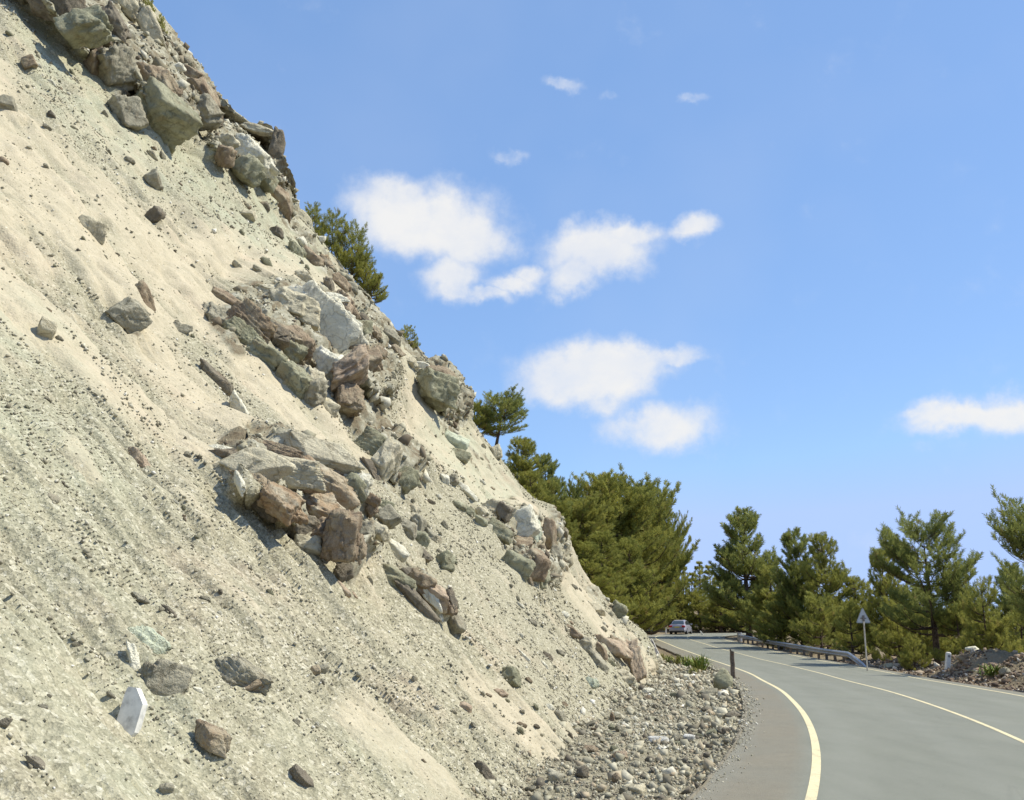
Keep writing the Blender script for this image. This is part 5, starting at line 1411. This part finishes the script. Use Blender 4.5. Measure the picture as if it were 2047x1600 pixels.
for i, (x, y, s, lab) in enumerate([(1985, 1352, 1.1, 'green tuft in the shade of the right bank'), (1868, 1292, 1.3, 'low green plant on the bank crest'), (1950, 1300, 1.1, 'green plant under the pines right of the marker post')]):
    c = on_ground(x, y); o = put('weed', WM[0], loc=c.tolist(), label=lab, cat='weed'); o.scale = (s * 1.4, s * 1.4, s * .8)
# ================================================================== ROADSIDE OBJECTS
M_STEEL = plain('galvanised_steel', (.42, .43, .45), .45, .55, .5, .15, 3)
M_STEELD = plain('post_steel', (.20, .17, .15), .7, .2, .4, .3, 6)
M_WHITE = plain('white_post', (.72, .70, .64), .7, var=.1, scale=10)
M_WOOD = plain('weathered_wood', (.15, .115, .085), .95, var=.35, scale=12)
M_SIGNB = plain('sign_back', (.55, .55, .54), .55, .2, .5, .06, 4)
# --- guard rail: from the far end to its ramped near end
def rail():
    far = 92.0
    # near end where the ramp touches down, in the photo at (1735,1333)
    q = off_line(2 * LANE + 1.05); m = (q[:, 1] > 30) & (q[:, 1] < 91) & (np.arange(len(q)) < np.argmax(off_line(0)[:, 1] > 100))
    q = q[m]
    P3 = np.column_stack([q, road_z(q[:, 1]) - .05]); pxx, pyy, _ = project(P3)
    m2 = (pxx < 1738); P3 = P3[m2]; pxx = pxx[m2]
    return P3, pxx
P3, pxx = rail()
print('rail', P3[0], P3[-1], len(P3))
root = thing('guard_rail', 'long galvanised steel guard rail along the far side of the road with ramped end', 'guard rail', P3[0].tolist())
ROOT0 = P3[0].copy()
prof = [(-.00, .30), (.03, .27), (.075, .22), (.075, .17), (.03, .13), (.0, .10), (.03, .07), (.075, .03), (.075, -.02), (.03, -.07), (.0, -.10)]   # out, up
def railnormal(i, A):
    t = A[min(i + 1, len(A) - 1)] - A[max(i - 1, 0)]; t[2] = 0; t /= np.linalg.norm(t); return np.array([-t[1], t[0], 0])
ramp_n = int(3.6 / .5)
hts = [.46 if i >= ramp_n else (-.16 + .62 * (i / ramp_n) ** .8) for i in range(len(P3))]
seg = 8
front = [(.00, .155), (.045, .125), (.08, .085), (.08, .055), (.02, .015), (.02, -.015), (.08, -.055), (.08, -.085), (.045, -.125), (.0, -.155)]
sec_of = []
for i in range(len(P3)):
    nrm = railnormal(i, P3)
    sec_of.append([Vector(P3[i] - ROOT0 + nrm * (a + .08) + np.array([0, 0, hts[i] + b])) for a, b in front] +
                  [Vector(P3[i] - ROOT0 + nrm * (a + .08 - .012) + np.array([0, 0, hts[i] + b])) for a, b in front[::-1]])
i = ramp_n
mb = MB(); mb.loft(sec_of[0:ramp_n + 1]); mb.build('end_ramp', M_STEEL, root)
while i < len(P3) - 1:
    j = min(i + seg, len(P3) - 1)
    mb = MB(); mb.loft(sec_of[i:j + 1]); mb.build('rail_panel', M_STEEL, root); i = j
for i in range(2, len(P3), 4):
    if hts[i] < .1: continue
    nrm = railnormal(i, P3); mb = MB(); z0 = float(ground_z(P3[i][0], P3[i][1])) - .3
    t = -nrm
    top = P3[i][2] + hts[i] + .16; h = top - z0
    R = Matrix.Rotation(math.atan2(nrm[1], nrm[0]), 3, 'Z')
    c = P3[i] - ROOT0 - nrm * .05; c[2] = z0 + h / 2 - ROOT0[2]
    mb.box(c, (.15, .075, h), R); mb.build('post', M_STEELD, root)
    mb = MB(); cc = P3[i] - ROOT0 + nrm * .055; cc[2] = P3[i][2] + hts[i] - ROOT0[2]
    mb.box(cc, (.055, .10, .20), R); mb.build('spacer', M_STEELD, root)
# the bull-nosed far end
e = P3[-1] - ROOT0; nrm = railnormal(len(P3) - 1, P3)
mb = MB(); mb.tube([e + np.array([0, 0, -.05 + .0]), e + np.array([0, 0, .75])], .22, 10); mb.build('end_cap', M_STEEL, root)

# --- warning sign seen from behind
sp_ = PY(1731, 1312, 46.0); sb = np.array([sp_[0], sp_[1], float(ground_z(sp_[0], sp_[1])) - .2])
root = thing('warning_sign', 'triangular road warning sign seen from its grey back on a slim post', 'road sign', sb.tolist())
s = 46.0 / FPX
zt = PY(1730, 1214, 46.0)[2] - sb[2]; zb = PY(1730, 1246, 46.0)[2] - sb[2]
hw = 14.5 * s
mb = MB()
tri = []
for (cx, cz) in ((0, zt), (hw, zb), (-hw, zb)): tri.append(Vector((cx, 0, cz)))
def rounded(tr, rr, y):
    out = []; c0 = sum(tr, Vector()) / 3
    for k in range(3):
        a = tr[k]; p = tr[k - 1]; q = tr[(k + 1) % 3]
        for t in (0, .5, 1):
            d = ((p - a).normalized() * (1 - t) + (q - a).normalized() * t)
            out.append(a + d * rr + Vector((0, y, 0)))
    return out
mb.loft([rounded(tri, .05, -.008), rounded(tri, .05, .008)]); mb.build('sign_plate', M_SIGNB, root)
mb = MB()
rimo = rounded(tri, .05, -.022); rimi = [Vector((v.x * .93, v.y, zb + .028 + (v.z - zb) * .93)) for v in rimo]; k = len(rimo)
mb.add(rimo + rimi + [v + Vector((0, .014, 0)) for v in rimo] + [v + Vector((0, .014, 0)) for v in rimi], [(i, (i + 1) % k, k + (i + 1) % k, k + i) for i in range(k)] + [(i, 2 * k + i, 2 * k + (i + 1) % k, (i + 1) % k) for i in range(k)] + [(k + i, k + (i + 1) % k, 3 * k + (i + 1) % k, 3 * k + i) for i in range(k)])
mb.build('rim', plain('sign_rim', (.36, .36, .35), .6, .3), root)
mb = MB(); mb.tube([(0, -.045, 0), (0, -.045, zb + (zt - zb) * .42)], .034, 10); mb.build('post', plain('sign_post_paint', (.50, .46, .40), .7, .1, .3, .3, 5), root)
mb = MB(); mb.box((0, -.05, zb + (zt - zb) * .30), (.075, .09, .26)); mb.build('bracket', M_STEELD, root)
mb = MB(); mb.box((0, -.035, zb + (zt - zb) * .30), (.26, .02, .04)); mb.build('clamp', M_STEELD, root)

# --- marker posts
def post(label, px, pyb, pyt, Y, w, mat, px_top=None, name='marker_post', cap=True, tilt=0.0, cat='marker post', ref=None):
    b = PY(px, pyb, Y); t = PY(px_top or px, pyt, Y); s = Y / FPX; b[2] -= .02
    root = thing(name, label, cat, b.tolist())
    a = Vector((t - b)); W = w * s
    secs = []
    n = 5; dirv_ = a.normalized(); xax = Vector((0, 1, 0)).cross(dirv_).normalized(); yax = dirv_.cross(xax)
    pro = [(-.5, -.32), (-.36, -.45), (.36, -.45), (.5, -.32), (.5, .32), (.36, .45), (-.36, .45), (-.5, .32)]
    for i in range(n + 1):
        k = 1.08 - .12 * i / n; secs.append([xax * p * W * k - yax * q * W * k + a * (i / n) + dirv_ * (-.25 if i == 0 else 0) for p, q in pro])
    if cap: secs.append([xax * p * W * .6 - yax * q * W * .6 + a + dirv_ * W * .22 for p, q in pro])
    mb = MB(); mb.loft(secs); mb.build('shaft', mat, root)
    if ref:
        mb = MB(); c = a * .8 - yax * (-W * .40) * 0 + Vector((0, -W * .50, 0)); R = Matrix((xax, yax, dirv_)).transposed()
        mb.box(a * .82 + (-1 if True else 1) * (Vector((0, 1, 0)) * W * .47), (W * .5, .012, a.length * .14), R); mb.build('reflector', ref, root)
    return root
REFL = plain('reflector', (.09, .08, .08), .4); REFG = plain('grey_band', (.25, .24, .23), .6)
post('short round-topped white concrete marker post on the right roadside bank', 1894, 1338, 1306, float(on_ground(1894, 1338)[1]), 9, M_WHITE, 1896, ref=REFG)
pp = on_ground(1317, 1313)
post('leaning white marker post near the end of the verge', 1317, 1313, 1279, float(pp[1]), 6.5, M_WHITE, 1301, ref=REFG)
post('distant thin white marker post left of the car', 1331, 1265, 1256, 112, 2.6, M_WHITE)
post('distant leaning pale marker post right of the car', 1405, 1270, 1262, 104, 2.6, M_WHITE, 1400)
# the dark wooden stake by the kerb
Yp = float(on_ground(1466, 1362)[1])
b = PY(1466, 1364, Yp); t = PY(1463, 1300, Yp); s = Yp / FPX
root = thing('wooden_post', 'weathered dark wooden post with a notched top standing by the kerb bend', 'wooden post', b.tolist())
a = Vector(t - b); W = 8.5 * s
mb = MB(); secs = []
for i in range(8):
    k = i / 7; wob = .008 * math.sin(i * 2.1)
    zoff = a * k + Vector((wob, 0, 0)); ww = W * (1 - .10 * k)
    secs.append([zoff + Vector((p * ww, q * ww * .7, (-.06 * (p + .5) if i == 7 else (-.3 if i == 0 else 0)))) for p, q in ((-.5, -.4), (-.2, -.5), (.3, -.5), (.5, -.3), (.5, .4), (.2, .5), (-.3, .5), (-.5, .3))])
mb.loft(secs); mb.build('stake', M_WOOD, root)
mb = MB(); mb.box(a * .985 + Vector((-W * .36, -.0, .02)), (W * .22, W * .5, .09)); mb.build('splinter', M_WOOD, root)
mb = MB(); mb.box(a * .86 + Vector((0, -W * .365, 0)), (W * .55, .01, .06)); mb.build('nail_plate', plain('rust_plate', (.12, .07, .045), .8), root)

# --- silver saloon car driving away
def car():
    Y = 107.0; pb = PY(1361.5, 1268.5, Y); z = float(road_z(Y)) + .0
    root = thing('car', 'silver saloon car driving away round the far bend', 'car', (float(pb[0]), Y, z), -math.radians(19))
    paint, nt, bb = newmat('silver_paint'); bb.inputs['Base Color'].default_value = (.40, .385, .43, 1); bb.inputs['Metallic'].default_value = .45; bb.inputs['Roughness'].default_value = .32; bb.inputs['Coat Weight'].default_value = .5
    glass, nt, g = newmat('car_glass'); g.inputs['Base Color'].default_value = (.03, .04, .045, 1); g.inputs['Roughness'].default_value = .08; g.inputs['Specular IOR Level'].default_value = .8
    tyre = plain('tyre', (.02, .02, .02), .9); rim = plain('rim', (.4, .4, .42), .35, .7); red, nt, rr = newmat('tail_light'); rr.inputs['Base Color'].default_value = (.42, .02, .03, 1); rr.inputs['Roughness'].default_value = .2
    black = plain('black_trim', (.03, .03, .03), .6); plate = plain('plate', (.70, .58, .15), .5, var=.05)
    # body: sections from tail (y=-2.3) to nose (y=2.3); each is a ring from lower left over the top
    st = [(-2.32, .62, .42, .80, .78), (-2.25, .78, .30, .96, .80), (-2.0, .86, .24, 1.00, .84), (-1.5, .89, .22, 1.00, .84), (-.8, .90, .20, .97, .84), (0, .90, .20, .95, .83), (.9, .90, .20, .94, .82), (1.5, .89, .22, .86, .80), (2.05, .84, .26, .74, .76), (2.28, .70, .34, .62, .70)]
    secs = []
    for (y, hw_, zlo, zhi, sh) in st:
        zb_ = zhi - .14
        secs.append([Vector(p) for p in [(-hw_ * .9, y, zlo), (-hw_, y, zlo + .14), (-hw_ * 1.0, y, (zlo + zb_) / 2 + .04), (-hw_ * .97, y, zb_), (-hw_ * .86, y, zhi - .02), (0, y, zhi + .02), (hw_ * .86, y, zhi - .02), (hw_ * .97, y, zb_), (hw_, y, (zlo + zb_) / 2 + .04), (hw_, y, zlo + .14), (hw_ * .9, y, zlo)]])
    mb = MB(); mb.loft(secs); mb.build('body', paint, root, smooth=False)
    # cabin
    mb = MB(); cab = []
    for (y, hb, ht, zt_) in [(-1.75, .74, .70, .99), (-1.15, .78, .60, 1.36), (-.7, .80, .60, 1.44), (0, .80, .60, 1.45), (.5, .79, .58, 1.41), (1.25, .74, .66, .96)]:
        cab.append([Vector((-hb, y, .92)), Vector((-ht, y, zt_ - .05)), Vector((-ht * .75, y, zt_)), Vector((ht * .75, y, zt_)), Vector((ht, y, zt_ - .05)), Vector((hb, y, .92))])
    mb.loft(cab); mb.build('roof', paint, root)
    rw = MB(); rw.add([(-.64, -1.745, 1.015), (.64, -1.745, 1.015), (.52, -1.205, 1.325), (-.52, -1.205, 1.325)], [(0, 1, 2, 3)]); n0 = Vector((0, -.5, .86)) * .015
    rw.v = [tuple(Vector(v) + n0) for v in rw.v]; rw.add([tuple(Vector(v) - n0 * .4) for v in rw.v[:4]], [(0, 1, 2, 3)]); rw.build('rear_window', glass, root)
    ws = MB(); ws.add([(-.68, 1.20, .99), (.68, 1.20, .99), (.52, .56, 1.37), (-.52, .56, 1.37)], [(0, 1, 2, 3)]); ws.v = [tuple(Vector(v) + Vector((0, .5, .86)) * .015) for v in ws.v]; ws.build('windscreen', glass, root)
    for sx in (-1, 1):
        for (y0, y1, y2, y3) in ((-1.35, -.18, -.18, -1.0), (-.08, .98, .42, -.08)):
            w = MB(); w.add([(sx * .80, y0, .99), (sx * .80, y1, .99), (sx * .665, y2, 1.34), (sx * .665, y3, 1.34)], [(0, 1, 2, 3)]); w.v = [(v[0] + sx * .03, v[1], v[2]) for v in w.v]; w.build('side_window', glass, root)
        tl = MB(); tl.box((sx * .66, -2.275, .80), (.34, .12, .17), None, .02); tl.build('tail_light', red, root)
        mr_ = MB(); mr_.box((sx * .98, .72, 1.0), (.18, .1, .13), None, .02); mr_.build('wing_mirror', paint, root)
        for y in (-1.38, 1.38):
            wh = MB(); wh.tube([(sx * .68, y, .31), (sx * .90, y, .31)], .31, 18); o = wh.build('wheel', tyre, root)
            ri = MB(); ri.tube([(sx * .895, y, .31), (sx * .912, y, .31)], .20, 14); ri.build('rim', rim, o)
    bp = MB(); bp.box((0, -2.33, .46), (1.62, .16, .22), None, .05); bp.build('rear_bumper', paint, root)
    lw = MB(); lw.box((0, -2.27, .27), (1.45, .14, .12)); lw.build('lower_valance', black, root)
    pl_ = MB(); pl_.box((0, -2.33, .72), (.50, .02, .11)); pl_.build('number_plate', plate, root)
    ex = MB(); ex.tube([(.45, -2.2, .22), (.45, -2.40, .22)], .035, 8); ex.build('exhaust_pipe', rim, root)
car()

#print('TRIS', sum((sum(len(p.vertices) - 2 for p in m.polygons) if len(m.polygons) < 3000 else len(m.polygons) * (2 if len(m.polygons[0].vertices) == 4 else 1)) for m in bpy.data.meshes if m.users))
